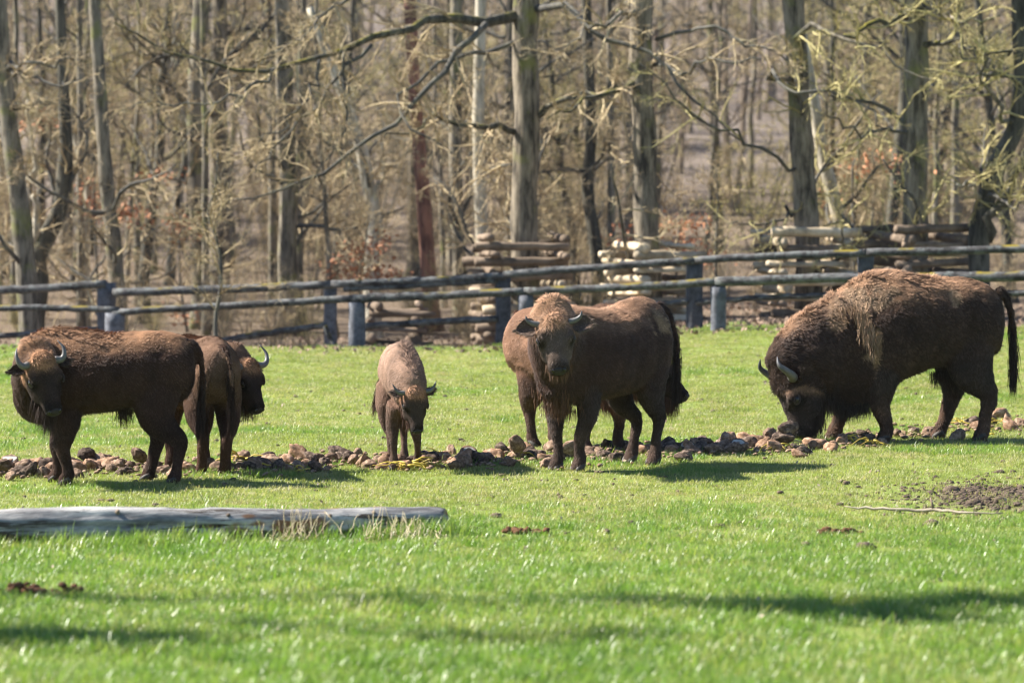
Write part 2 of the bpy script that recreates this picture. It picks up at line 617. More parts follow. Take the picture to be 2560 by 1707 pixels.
def hero_tree(name, label, bark, pts, rad, Y, branches=(), twig='twig', bmat='branch', leafy=0, seed=1, dens=(7, 5, 4), kmat=None, top=None, tw_r=0.0052, auto=0, autolen=2.2):
    """a tree whose trunk runs through the given picture points at depth Y, with named main boughs"""
    rg = np.random.default_rng(seed)
    W = np.array([P(px, py, Y) for px, py in pts])
    base = W[0].copy(); base[2] = float(gz(base[0], base[1])) - 0.2
    W = np.concatenate([[base], W]) if W[0][2] - base[2] > 0.3 else W
    end = W[-1] + (W[-1] - W[-2]) / np.linalg.norm(W[-1] - W[-2]) * (3.5 if top is None else top)
    W = np.concatenate([W, [end]])
    cl = spline(W, 26)
    seg = np.concatenate([[0], np.cumsum(np.linalg.norm(np.diff(cl, axis=0), axis=1))])
    tt = seg / seg[-1]
    ppm = FPX / Y
    rr_ = np.interp(tt, np.linspace(0, 1, len(rad)), np.array(rad) / ppm / 2) * (1 + 0.5 * np.exp(-seg / 0.3))
    rr_ = rr_ * (1 + 0.05 * np.sin(seg * 5 + seed))
    O_ = np.array([W[0][0], W[0][1], float(gz(W[0][0], W[0][1]))])
    root = empty(name, O_)
    tv, tf = tubes((cl - O_)[None], rr_[None], 16)
    link('trunk', make_mesh('trunk', tv, tf), M[bark], root)
    mains, mr, mm = [], [], []
    for b in branches:
        bp = np.array([P(px, py, Y + dy) for px, py, dy in b[0]]) - O_
        c_ = spline(bp, 14)
        c_[1:-1] += rg.normal(0, 0.06, (12, 3))
        mains.append(c_)
        mr.append(np.interp(np.linspace(0, 1, 14), [0, 0.5, 1], np.array(b[1]) / ppm / 2) * 0.8); mm.append(b[2] if len(b) > 2 else bmat)
    for c_, r_, m_ in zip(mains, mr, mm):
        v, f = tubes(c_[None], r_[None], 8)
        link('bough', make_mesh('bough', v, f), M[m_], root)
    if auto:
        b0, r0 = kids((cl - O_)[None], rr_[None], auto, 0.12, 0.62, 0, 70, 0.15, 14, rg, 0.35, 0.16, 0.012, Labs=autolen)
        r0 = np.minimum(r0, 0.05 * np.linspace(1, 0.3, 14)[None])
        v, f = tubes(b0, r0, 5)
        link('limbs', make_mesh('limbs', v, f), M[bmat], root)['kind'] = 'stuff'
        mains = mains + list(b0); mr = mr + list(r0)
    if mains:
        B0 = np.array(mains); R0 = np.array(mr)
        b1, r1 = kids(B0, np.minimum(R0, 0.03), dens[0], 0.12, 1.0, 0, 45, -0.02, 7, rg, 0.7, 0.26, 0.009, Labs=1.1)
        b2, r2 = kids(b1, r1, dens[1], 0.1, 1.0, 0.5, 42, 0.0, 5, rg, 0.6, 0.22, tw_r)
        b3, r3 = kids(b2, r2, dens[2], 0.1, 1.0, 0.62, 42, 0.0, 3, rg, 0.7, 0.2, tw_r * 0.8)
        v, f = merge([tubes(b1, r1, 4, False), tubes(b2, r2, 3, False), tubes(b3, r3, 3, False)])
        link('twigs', make_mesh('twigs', v, f, smooth=False), M[twig], root)['kind'] = 'stuff'
    return tag(root, label, 'tree')


def leaf_cloud(pts, spread, count, size, rg):
    pts = np.asarray(pts, float)
    c = pts[rg.integers(0, len(pts), count)] + rg.normal(0, 1, (count, 3)) * np.asarray(spread)
    a = nrm(rg.normal(0, 1, (count, 3))); b = nrm(np.cross(a, rg.normal(0, 1, (count, 3))))
    s_ = (size * rg.uniform(0.6, 1.3, count))[:, None]
    V = np.stack([c - a * s_, c + b * s_ * 0.55, c + a * s_, c - b * s_ * 0.55], 1).reshape(-1, 3)
    F = np.arange(count * 4).reshape(-1, 4)
    return V, [F]


if DO['forest']:
    # --- kinds that fill the wood
    tree_kind('slim_a', 'grey', 'twig', 'branch', 101, 10.5, 0.14, 13, 2.4, 0.36, (6, 5, 4), 0.0052, 0.30, (0.02, 0.0), 0.16)
    tree_kind('slim_b', 'grey', 'twig2', 'branch', 102, 10.0, 0.10, 14, 2.2, 0.34, (6, 5, 4), 0.0052, 0.35, (-0.03, 0.02), 0.2)
    tree_kind('oak_a', 'oak', 'twig', 'branch', 103, 11.0, 0.20, 14, 3.0, 0.34, (7, 5, 4), 0.0055, 0.10, (0.0, 0.0), 0.12)
    tree_kind('crook', 'moss', 'twig2', 'branch', 104, 9.0, 0.12, 13, 2.3, 0.30, (6, 5, 4), 0.0055, 0.2, (0.10, 0.0), 0.34)
    tree_kind('thin', 'grey', 'twig', 'branch', 105, 8.5, 0.065, 14, 1.7, 0.25, (5, 5, 3), 0.006, 0.4, (0.03, 0.0), 0.22, kside=8)
    tree_kind('pole', 'grey', 'twig', 'branch', 106, 10.0, 0.09, 8, 1.9, 0.5, (5, 5, 4), 0.006, 0.4, (-0.01, 0.0), 0.12, kside=10)
    # --- bushes: several thin stems
    for bi in range(3):
        rg = np.random.default_rng(300 + bi)
        stems, sr = [], []
        for k in range(9):
            a = rg.uniform(0, 2 * math.pi)
            tl, tr_ = trunk_line(rg.uniform(2.4, 4.6), rg.uniform(0.012, 0.028), (math.cos(a) * 0.3, math.sin(a) * 0.3), 0.12, 10, rg)
            tl[:, :2] += rg.normal(0, 0.15, 2)
            stems.append(tl); sr.append(tr_)
        S0, SR0 = np.array(stems), np.array(sr)
        b1, r1 = kids(S0, SR0, 10, 0.1, 1.0, 0.34, 45, 0.15, 6, rg, 0.55, 0.25, 0.006)
        b2, r2 = kids(b1, r1, 6, 0.1, 1.0, 0.5, 45, 0.1, 5, rg, 0.6, 0.3, 0.005)
        b3, r3 = kids(b2, r2, 4, 0.1, 1.0, 0.55, 45, 0.05, 4, rg, 0.7, 0.3, 0.0045)
        ms = make_mesh('stems', *tubes(S0, SR0, 6)); ms.materials.append(M['branch'])
        mw = make_mesh('twigs', *merge([tubes(b1, r1, 3, False), tubes(b2, r2, 3, False), tubes(b3, r3, 3, False)]), smooth=False)
        mw.materials.append(M['twig2' if bi == 1 else 'twig'])
        TREE_KINDS['bush%d' % bi] = (None, ms, mw)

    # --- trees one can pick out along the fence, trunk points in the picture from the foot up
    hero_tree('oak_tree', 'broad grey oak trunk in the middle, long mossy boughs reaching left over the fence', 'oak',
              [(1312, 690), (1310, 500), (1318, 300), (1312, 120), (1316, 0)], (76, 66, 64, 66, 60), 54.0,
              [([(1305, 38, 0), (1180, 42, -0.8), (1090, 40, -1.4), (1030, 75, -1.8), (930, 112, -2.2), (800, 150, -2.6), (680, 178, -3.0), (580, 176, -3.2), (470, 145, -3.4), (350, 92, -3.6), (285, 58, -3.8)], (36, 15, 4), 'moss'),
               ([(1215, 60, -0.9), (1150, 130, -1.2), (1090, 200, -1.5), (1000, 285, -1.8), (900, 350, -2.1), (800, 440, -2.4), (700, 475, -2.7), (560, 500, -3.0)], (22, 13, 4)),
               ([(1290, 330, 0), (1230, 322, -0.5), (1160, 320, -0.9), (1100, 290, -1.2), (1040, 320, -1.6), (960, 345, -1.9)], (22, 12, 4), 'moss'),
               ([(1300, 100, 0), (1200, 140, -0.6), (1130, 145, -1.1), (1010, 220, -1.7), (1040, 330, -2.0), (1130, 385, -2.2)], (16, 11, 4)),
               ([(930, 112, -2.2), (840, 190, -2.5), (760, 290, -2.7), (690, 370, -2.9), (640, 430, -3.1)], (13, 8, 3)),
               ([(800, 150, -2.6), (780, 230, -2.8), (720, 300, -3.0), (640, 365, -3.2)], (11, 7, 3)),
               ([(860, 130, -2.4), (870, 240, -2.6), (862, 340, -2.8), (790, 440, -3.0)], (10, 7, 3)),
               ([(700, 170, -3.0), (640, 215, -3.2), (560, 248, -3.4), (440, 260, -3.6), (330, 270, -3.8)], (11, 7, 3)),
               ([(900, 0, -2.0), (820, 20, -2.4), (750, 95, -2.8), (660, 140, -3.0)], (10, 7, 3)),
               ([(1335, 300, 0), (1400, 255, -0.6), (1500, 235, -1.0), (1560, 225, -1.2)], (22, 14, 5), 'moss'),
               ([(1330, 25, 0), (1400, 25, -0.8), (1460, 60, -1.2), (1540, 105, -1.5), (1640, 150, -1.8), (1700, 220, -2.0), (1780, 300, -2.2), (1880, 370, -2.4)], (24, 13, 4))],
              seed=21, dens=(13, 6, 4), auto=3)
    hero_tree('oak_tree', 'straight grey trunk with sunlit left side, right of the middle oak', 'oak',
              [(1622, 690), (1614, 520), (1612, 350), (1602, 180), (1604, 0)], (66, 60, 58, 56, 52), 53.0,
              [([(1600, 20, 0), (1545, 40, -0.6), (1470, 80, -1.0), (1400, 130, -1.3)], (18, 11, 4), 'grey'),
               ([(1610, 230, 0), (1560, 225, -0.5), (1460, 265, -0.9), (1370, 295, -1.3)], (22, 14, 5), 'moss'),
               ([(1620, 165, 0), (1700, 165, -0.7), (1790, 155, -1.2), (1900, 148, -1.6)], (15, 11, 4)),
               ([(1640, 100, 0), (1780, 60, -0.8), (1860, 105, -1.2), (1990, 170, -1.8)], (13, 9, 4))], seed=22, dens=(7, 5, 4), auto=3)
    hero_tree('oak_tree', 'brown ridged trunk with a pale bent stub, behind the log pile left of the bull', 'oak',
              [(2022, 680), (2012, 480), (2000, 300), (1992, 140), (1982, 0)], (66, 60, 54, 52, 50), 52.5,
              [([(1990, 115, 0), (2010, 75, -0.4), (2045, 65, -0.6), (2100, 90, -0.9), (2170, 120, -1.2), (2240, 160, -1.5), (2330, 200, -1.8)], (24, 13, 4), 'grey'),
               ([(1985, 200, 0), (1930, 190, -0.8), (1960, 220, -1.2), (2060, 230, -1.5), (2150, 262, -1.8), (2230, 330, -2.0)], (15, 11, 4)),
               ([(1995, 420, 0), (1900, 370, -0.8), (1780, 310, -1.2), (1690, 240, -1.6), (1600, 160, -2.0)], (13, 9, 4)),
               ([(1990, 525, 0), (1960, 540, -0.4), (1900, 562, -0.8), (1820, 560, -1.2)], (12, 8, 3))], seed=23, dens=(8, 5, 4), auto=3, twig='twig2')
    hero_tree('oak_tree', 'lichen-pale thick trunk above the bull\'s back with a mossy bough crossing it', 'grey',
              [(2290, 690), (2288, 480), (2290, 300), (2292, 140), (2290, 0)], (66, 62, 60, 58, 54), 52.0,
              [([(2110, 88, -0.8), (2180, 70, -0.6), (2260, 42, -0.4), (2320, 12, 0)], (10, 17, 18), 'moss'),
               ([(2300, 20, 0), (2360, 30, -0.5), (2430, 55, -0.8), (2500, 40, -1.2)], (16, 11, 5), 'grey'),
               ([(2295, 110, 0), (2380, 100, -0.6), (2440, 125, -1.0), (2520, 140, -1.4)], (18, 15, 10), 'moss'),
               ([(2300, 330, 0), (2200, 330, -0.6), (2120, 320, -1.0), (2050, 240, -1.4)], (12, 9, 4))], seed=24, dens=(8, 5, 4), auto=3, twig='twig2')
    hero_tree('forked_tree', 'mossy forked tree leaning right at the right edge of the picture', 'moss',
              [(2448, 690), (2450, 560), (2490, 420), (2535, 330), (2556, 220), (2550, 60)], (60, 52, 46, 42, 36, 30), 51.5,
              [([(2470, 600, 0), (2505, 500, -0.4), (2555, 410, -0.7), (2620, 330, -1.0)], (34, 28, 20), 'moss'),
               ([(2530, 330, 0), (2490, 270, -0.3), (2460, 200, -0.6), (2440, 150, -0.8)], (18, 12, 5), 'grey'),
               ([(2460, 520, 0), (2440, 470, -0.3), (2390, 460, -0.5)], (16, 12, 6), 'pale'),
               ([(2560, 200, 0), (2480, 175, -0.6), (2400, 130, -1.0)], (20, 14, 5), 'branch')], seed=25, dens=(8, 5, 4), auto=3, twig='twig2')
    hero_tree('leaning_tree', 'slim pale stem leaning left beside the brown ridged trunk', 'pale',
              [(2118, 690), (2100, 560), (2060, 400), (2035, 260), (2010, 120)], (36, 34, 30, 24, 18), 54.5, (), seed=26, dens=(6, 5, 4), auto=4, top=3.0)
    hero_tree('dark_tree', 'dark lichen-covered trunk at the left edge of the wood', 'grey',
              [(75, 800), (62, 640), (45, 480), (25, 330), (8, 180), (0, 60)], (58, 52, 46, 42, 38, 34), 56.0,
              [([(5, 165, 0), (60, 162, -0.5), (130, 152, -0.8), (180, 148, -1.0)], (16, 10, 4)),
               ([(8, 172, 0), (60, 190, -0.5), (140, 212, -0.9), (200, 200, -1.2)], (14, 9, 4)),
               ([(20, 280, 0), (60, 260, -0.4), (130, 258, -0.8)], (12, 8, 3), 'moss')], seed=27, dens=(8, 5, 4), auto=3)
    hero_tree('forked_tree', 'low forked mossy tree beside the dark trunk at the left edge', 'moss',
              [(88, 800), (100, 700), (95, 640), (150, 520), (165, 380), (160, 260)], (46, 46, 40, 28, 24, 18), 58.0,
              [([(96, 650, 0), (92, 540, -0.2), (85, 420, -0.4), (70, 250, -0.6)], (24, 20, 10), 'pale')], seed=28, dens=(8, 5, 4), auto=3)
    hero_tree('slim_tree', 'straight greenish grey trunk just left of the fence joint', 'grey',
              [(298, 800), (285, 620), (268, 480), (255, 300), (244, 120), (235, 0)], (42, 40, 34, 30, 26, 24), 57.0, (), seed=29, dens=(8, 5, 4), auto=5)
    hero_tree('crooked_tree', 'pale crooked stem with a bent elbow in the left part of the wood', 'pale',
              [(215, 800), (213, 600), (222, 480), (195, 360), (165, 270), (160, 180)], (24, 24, 22, 24, 18, 14), 60.0,
              [([(195, 360, 0), (205, 345, -0.1), (235, 330, -0.3)], (12, 9, 5), 'pale')], seed=30, dens=(8, 5, 4), auto=4, top=2.0)
    hero_tree('grey_tree', 'sturdy grey trunk rising above the back of the left bison', 'grey',
              [(505, 830), (500, 640), (492, 420), (490, 220), (505, 0)], (48, 46, 42, 40, 36), 62.0, (), seed=31, dens=(8, 5, 4), auto=6)
    hero_tree('grey_tree', 'half sunlit grey trunk left of the front fence post', 'grey',
              [(725, 840), (718, 640), (722, 480), (715, 330), (710, 100)], (50, 46, 44, 40, 36), 60.0, (), seed=32, dens=(8, 5, 4), auto=6)
    hero_tree('birch_snag', 'dead pale barkless stem with flaking bark, broken and mossy', 'pale',
              [(932, 800), (930, 660), (938, 560), (920, 460), (905, 380), (870, 270), (820, 140)], (46, 42, 38, 34, 28, 22, 18), 59.0,
              [([(935, 500, 0), (955, 430, -0.2), (948, 360, -0.4)], (14, 10, 6), 'pale')], seed=33, dens=(6, 5, 3), auto=3, top=1.0)
    hero_tree('pine_tree', 'red-barked pine trunk between the pale dead stem and the middle oak', 'pine',
              [(1082, 830), (1070, 660), (1058, 480), (1042, 300), (1030, 120), (1024, 0)], (42, 37, 32, 30, 29, 27), 61.0, (), seed=34)
    hero_tree('grey_tree', 'greenish trunk right of the red pine', 'grey',
              [(1150, 830), (1148, 660), (1142, 500), (1138, 330), (1140, 100)], (36, 34, 32, 30, 26), 60.0, (), seed=35, dens=(8, 5, 4), auto=5)
    hero_tree('pale_tree', 'pale slim trunk rising behind the log pile of the middle oak', 'pale',
              [(1212, 830), (1208, 650), (1200, 480), (1196, 300), (1200, 100)], (34, 32, 30, 26, 22), 58.0, (), seed=36, dens=(8, 5, 4), auto=4)
    hero_tree('dark_tree', 'dark slanting trunk behind the gap between the two straight oaks', 'moss',
              [(1500, 800), (1490, 620), (1470, 480), (1478, 330), (1470, 120)], (34, 32, 28, 24, 20), 63.0, (), seed=37, dens=(8, 5, 4), auto=5)

    # --- young trees with withered leaves
    def leafy(name, label, pts, Y, r0, spots, seed, mat='beech', n=900, size=0.05):
        rg = np.random.default_rng(seed)
        W = np.array([P(px, py, Y) for px, py in pts]); W[0][2] = float(gz(W[0][0], W[0][1])) - 0.1
        O_ = W[0] + np.array([0, 0, 0.1]); root = empty(name, O_)
        c_ = spline(W - O_, 18)
        rad = np.linspace(r0, r0 * 0.3, 18)
        link('stem', make_mesh('stem', *tubes(c_[None], rad[None], 8)), M['branch'], root)
        b1, r1 = kids(c_[None], rad[None], 26, 0.12, 1.0, 0, 65, 0.15, 6, rg, 0.5, 0.2, 0.006, Labs=1.0)
        b2, r2 = kids(b1, r1, 6, 0.1, 1.0, 0.5, 45, 0.1, 5, rg, 0.6, 0.3, 0.005)
        b3, r3 = kids(b2, r2, 4, 0.1, 1.0, 0.6, 45, 0.05, 4, rg, 0.7, 0.3, 0.0045)
        link('twigs', make_mesh('twigs', *merge([tubes(b1, r1, 3, False), tubes(b2, r2, 3, False), tubes(b3, r3, 3, False)]), smooth=False), M['twig'], root)['kind'] = 'stuff'
        if n:
            S = np.array([P(px, py, Y) - O_ for px, py in spots])
            lv, lf = leaf_cloud(S, (0.22, 0.3, 0.10), n, size, rg)
            link('leaves', make_mesh('leaves', lv, lf, smooth=False), M[mat], root)['kind'] = 'stuff'
        return tag(root, label, 'sapling')

    leafy('beech_sapling', 'young beech with orange withered leaves by the pale dead stem', [(905, 800), (900, 700), (915, 600), (925, 520)], 56.0, 0.03,
          [(870, 650), (900, 632), (930, 620), (945, 610), (860, 672), (890, 690), (960, 680), (985, 690), (920, 690)], 51, n=420)
    leafy('beech_sapling', 'young beech with rusty leaves behind the straight trunk right of the middle oak', [(1700, 800), (1690, 650), (1700, 560), (1690, 470)], 58.0, 0.03,
          [(1670, 560), (1720, 600), (1740, 640), (1680, 640), (1560, 610), (1580, 570), (1730, 560), (1760, 660)], 52, n=420)
    leafy('beech_sapling', 'young beech with rusty leaves in the left part of the wood', [(250, 780), (240, 620), (235, 500), (240, 400)], 59.0, 0.03,
          [(215, 500), (240, 520), (300, 530), (330, 545), (230, 470), (260, 540), (60, 310), (110, 300)], 53, n=330)
    leafy('beech_sapling', 'young beech with a few red leaves above the left bison', [(470, 820), (450, 700), (450, 580), (460, 460)], 61.0, 0.03,
          [(430, 550), (460, 560), (490, 590), (410, 440), (330, 520), (480, 800), (440, 790)], 54, n=260)
    leafy('beech_sapling', 'young beech with sparse orange leaves right of the leaning pale stem', [(2170, 720), (2180, 560), (2190, 450), (2180, 380)], 56.0, 0.03,
          [(2190, 400), (2230, 395), (2150, 420), (2260, 420), (2080, 500)], 55, n=200)
    leafy('hazel_shrub', 'shrub with yellow-green opening buds left of the brown ridged trunk', [(1790, 800), (1790, 640), (1795, 500), (1790, 420)], 54.0, 0.03,
          [(1850, 470), (1900, 480), (1940, 465), (1820, 510), (1780, 520), (1960, 490), (1880, 520), (1840, 500), (2060, 470), (2150, 480)], 56, mat='bud', n=900, size=0.016)
    leafy('thin_sapling', 'thin dark bare sapling standing in front of the fence left of centre', [(545, 870), (538, 800), (552, 720), (550, 640), (536, 580), (520, 530), (538, 470), (545, 380)], 49.5, 0.038, [], 57, n=0)

    def place(x_, y_):
        q_ = 1280 + x_ / y_ * FPX
        for e_, w_ in ((130, 'at the far left'), (320, 'behind the fence joint'), (520, 'above the left bison'), (700, 'above the pair of bison'), (860, 'left of the front fence post'), (1000, 'above the calf'), (1130, 'by the red pine'), (1290, 'left of the middle oak'),
                       (1450, 'above the front cow'), (1600, 'right of the middle oak'), (1780, 'above the front cow\'s rump'), (1950, 'above the bull\'s horns'), (2120, 'above the bull\'s shoulder'), (2300, 'above the bull\'s back'), (2470, 'above the bull\'s rump')):
            if q_ < e_:
                return w_
        return 'at the far right'

    # --- the rest of the wood
    kinds = ['slim_a', 'slim_b', 'oak_a', 'crook', 'thin', 'pole', 'pole', 'thin', 'pole']
    rg = np.random.default_rng(77)
    placed = []
    tries = 0
    while len(placed) < 104 and tries < 6000:
        tries += 1
        y = rg.uniform(59, 98)
        x = rg.uniform(-1, 1) * (0.178 * y + 1.2)
        if any((x - a) ** 2 + (y - b) ** 2 < 1.55 ** 2 for a, b in placed):
            continue
        placed.append((x, y))
        k = kinds[rg.integers(0, len(kinds))]
        s_ = rg.uniform(0.8, 1.2)
        put_tree({'slim_a': 'slim_tree', 'slim_b': 'slim_tree', 'oak_a': 'oak_tree', 'crook': 'crooked_tree', 'thin': 'young_tree', 'pole': 'pole_tree'}[k], k, x, y, rg.uniform(0, 6.28), s_,
                 {'slim_a': 'slim straight grey tree', 'slim_b': 'slim tree with yellowish twigs', 'oak_a': 'bare spreading oak', 'crook': 'crooked mossy tree', 'thin': 'thin bare young tree', 'pole': 'bare pole-like trunk'}[k]
                 + (' deep' if y > 78 else ' farther back') + ' in the wood ' + place(x, y), 'trees deep in the bare wood')
    for k in range(46):
        y = rg.uniform(60, 108)
        x = rg.uniform(-1, 1) * (0.19 * y + 2)
        put_tree('bare_bush', 'bush%d' % rg.integers(0, 3), x, y, rg.uniform(0, 6.28), rg.uniform(0.7, 1.25), 'leafless twiggy bush ' + ('deep in' if y > 76 else 'at the front of') + ' the undergrowth ' + place(x, y), 'leafless bushes under the trees', 'bush')

    for k in range(52):
        y = rg.uniform(53.2, 64)
        x = rg.uniform(-1, 1) * (0.18 * y)
        put_tree('bramble', 'bush%d' % rg.integers(0, 3), x, y, rg.uniform(0, 6.28), rg.uniform(0.22, 0.42), 'low bare bramble close behind the fence ' + place(x, y), 'low brambles along the fence', 'bush')
    # --- far wood on the slope: one mass
    rg = np.random.default_rng(99)
    N = 310
    yy = 88 + 80 * rg.random(N) ** 1.3; xx = rg.uniform(-1, 1, N) * (0.2 * yy + 4)
    TL, TR = [], []
    for k in range(N):
        tl, tr_ = trunk_line(rg.uniform(9, 12), rg.uniform(0.07, 0.2), (rg.normal(0, 0.05), 0), 0.22, 10, rg)
        tl += np.array([xx[k], yy[k], float(gz(xx[k], yy[k]))])
        TL.append(tl); TR.append(tr_)
    TL, TR = np.array(TL), np.array(TR)
    b1, r1 = kids(TL, TR, 12, 0.2, 1.0, 0, 62, 0.25, 5, rg, 0.3, 0.22, 0.018, Labs=2.4)
    r1 = np.minimum(r1, 0.035)
    b2, r2 = kids(b1, r1, 4, 0.1, 1.0, 0.6, 45, 0.08, 3, rg, 0.6, 0.3, 0.015)
    v, f = merge([tubes(TL, TR, 6, False), tubes(b1, r1, 3, False), tubes(b2, r2, 3, False)])
    fw = link('far_wood', make_mesh('far_wood', v, f, smooth=False), M['purple'])
    tag(fw, 'bare brown wood climbing the far slope behind everything', kind='stuff')

    # --- ivy-clad tree standing left of the view; its crown throws the broken shade on the foreground grass
    rg = np.random.default_rng(44)
    bx_, by_ = -12.6, 21.2
    O_ = np.array([bx_, by_, float(gz(bx_, by_))])
    iv = empty('ivy_tree', O_)
    tl, tr_ = trunk_line(9.0, 0.16, (0.0, 0.02), 0.1, 16, rg)
    link('trunk', make_mesh('trunk', *tubes(tl[None], tr_[None], 12)), M['oak'], iv)
    spots = [(1600, 1508), (1660, 1514), (1930, 1516), (2010, 1534), (2090, 1520), (2150, 1546), (2270, 1552), (2380, 1516), (2480, 1502), (2550, 1510), (2230, 1530),
             (60, 1600), (150, 1612), (240, 1598), (330, 1606), (1060, 1516), (1160, 1606), (1560, 1600), (720, 1570)]
    cs_, bl_ = [], []
    for a_, b_ in spots:
        g_ = G(a_, b_)
        h_ = float(rg.uniform(6.6, 9.2))
        c_ = np.array([g_[0] - 1.036 * h_, g_[1] + 0.278 * h_, h_])
        cs_.append(c_ - O_)
        t_ = tl[np.argmin(np.abs(tl[:, 2] - (h_ - 1.6)))]
        bl_.append(spline(np.array([t_, (t_ + c_ - O_) / 2 + np.array([0, 0, 0.15]), c_ - O_]), 8))
    link('limbs', make_mesh('limbs', *tubes(np.array(bl_), np.repeat(np.linspace(0.022, 0.006, 8)[None], len(bl_), 0), 5)), M['branch'], iv)['kind'] = 'stuff'
    cs_ = cs_ + cs_[2:11] + cs_[11:15] * 2
    lv, lf = leaf_cloud(np.array(cs_), (0.26, 0.10, 0.12), 4000, 0.055, rg)
    link('leaves', make_mesh('leaves', lv, lf, smooth=False), mat_simple('ivy_leaf', (0.03, 0.06, 0.015), (0.06, 0.11, 0.025), 5.0, 0.5, 0.4, 0), iv)['kind'] = 'stuff'
    tag(iv, 'ivy-clad tree standing beyond the left edge whose shade falls on the foreground', 'tree')

# ------------------------------------------------------------------ fences and log piles
def Yb(px):
    return 53.0 - 6.0 * px / 2560.0


def rail(root, pts, dia, off=0.0, O_=None, seed=0, name='rail', mat='fence', n=16):
    rg = np.random.default_rng(seed)
    W = np.array([P(px, py, Yb(px) + off) for px, py in pts])
    c_ = spline(W, n) if len(W) > 2 else np.linspace(W[0], W[1], n)
    c_ = c_ + np.concatenate([np.zeros((1, 3)), rg.normal(0, 0.006, (n - 2, 3)), np.zeros((1, 3))])
    r_ = np.linspace(dia[0], dia[1], n) / (FPX / 50.0) / 2 * (1 + rg.normal(0, 0.025, n)) * 0.80
    v, f = tubes((c_ - O_)[None], r_[None], 10)
    return link(name, make_mesh(name, v, f), M[mat], root)


def post(root, px, top, wid, off, O_, seed, sq=True, depth=0.5):
    rg = np.random.default_rng(seed)
    T = P(px, top, Yb(px) + off)
    zb = float(gz(T[0], T[1])) - depth
    n = 8
    z = np.linspace(zb, T[2], n)
    c_ = np.stack([np.full(n, T[0]) + rg.normal(0, 0.006, n), np.full(n, T[1]) + rg.normal(0, 0.006, n), z], -1)
    r_ = np.full(n, wid / (FPX / 50.0) / 2) * (1 + rg.normal(0, 0.02, n))
    v, f = tubes((c_ - O_)[None], r_[None], 14)
    return link('post', make_mesh('post', v, f), M['post'], root)


def log_mesh(L_, r, seed, k=10, half=False):
    rg = np.random.default_rng(seed)
    n = 6
    x = np.linspace(-L_ / 2, L_ / 2, n)
    c_ = np.stack([x, rg.normal(0, 0.008, n), rg.normal(0, 0.008, n)], -1)
    r_ = r * (1 + rg.normal(0, 0.05, n)) * np.linspace(1.05, 0.95, n)
    v, f = tubes(c_[None], r_[None], k)
    if half:
        v[:, 2] = np.maximum(v[:, 2], -0.25 * r)
    return make_mesh('log', v, f, smooth=True)


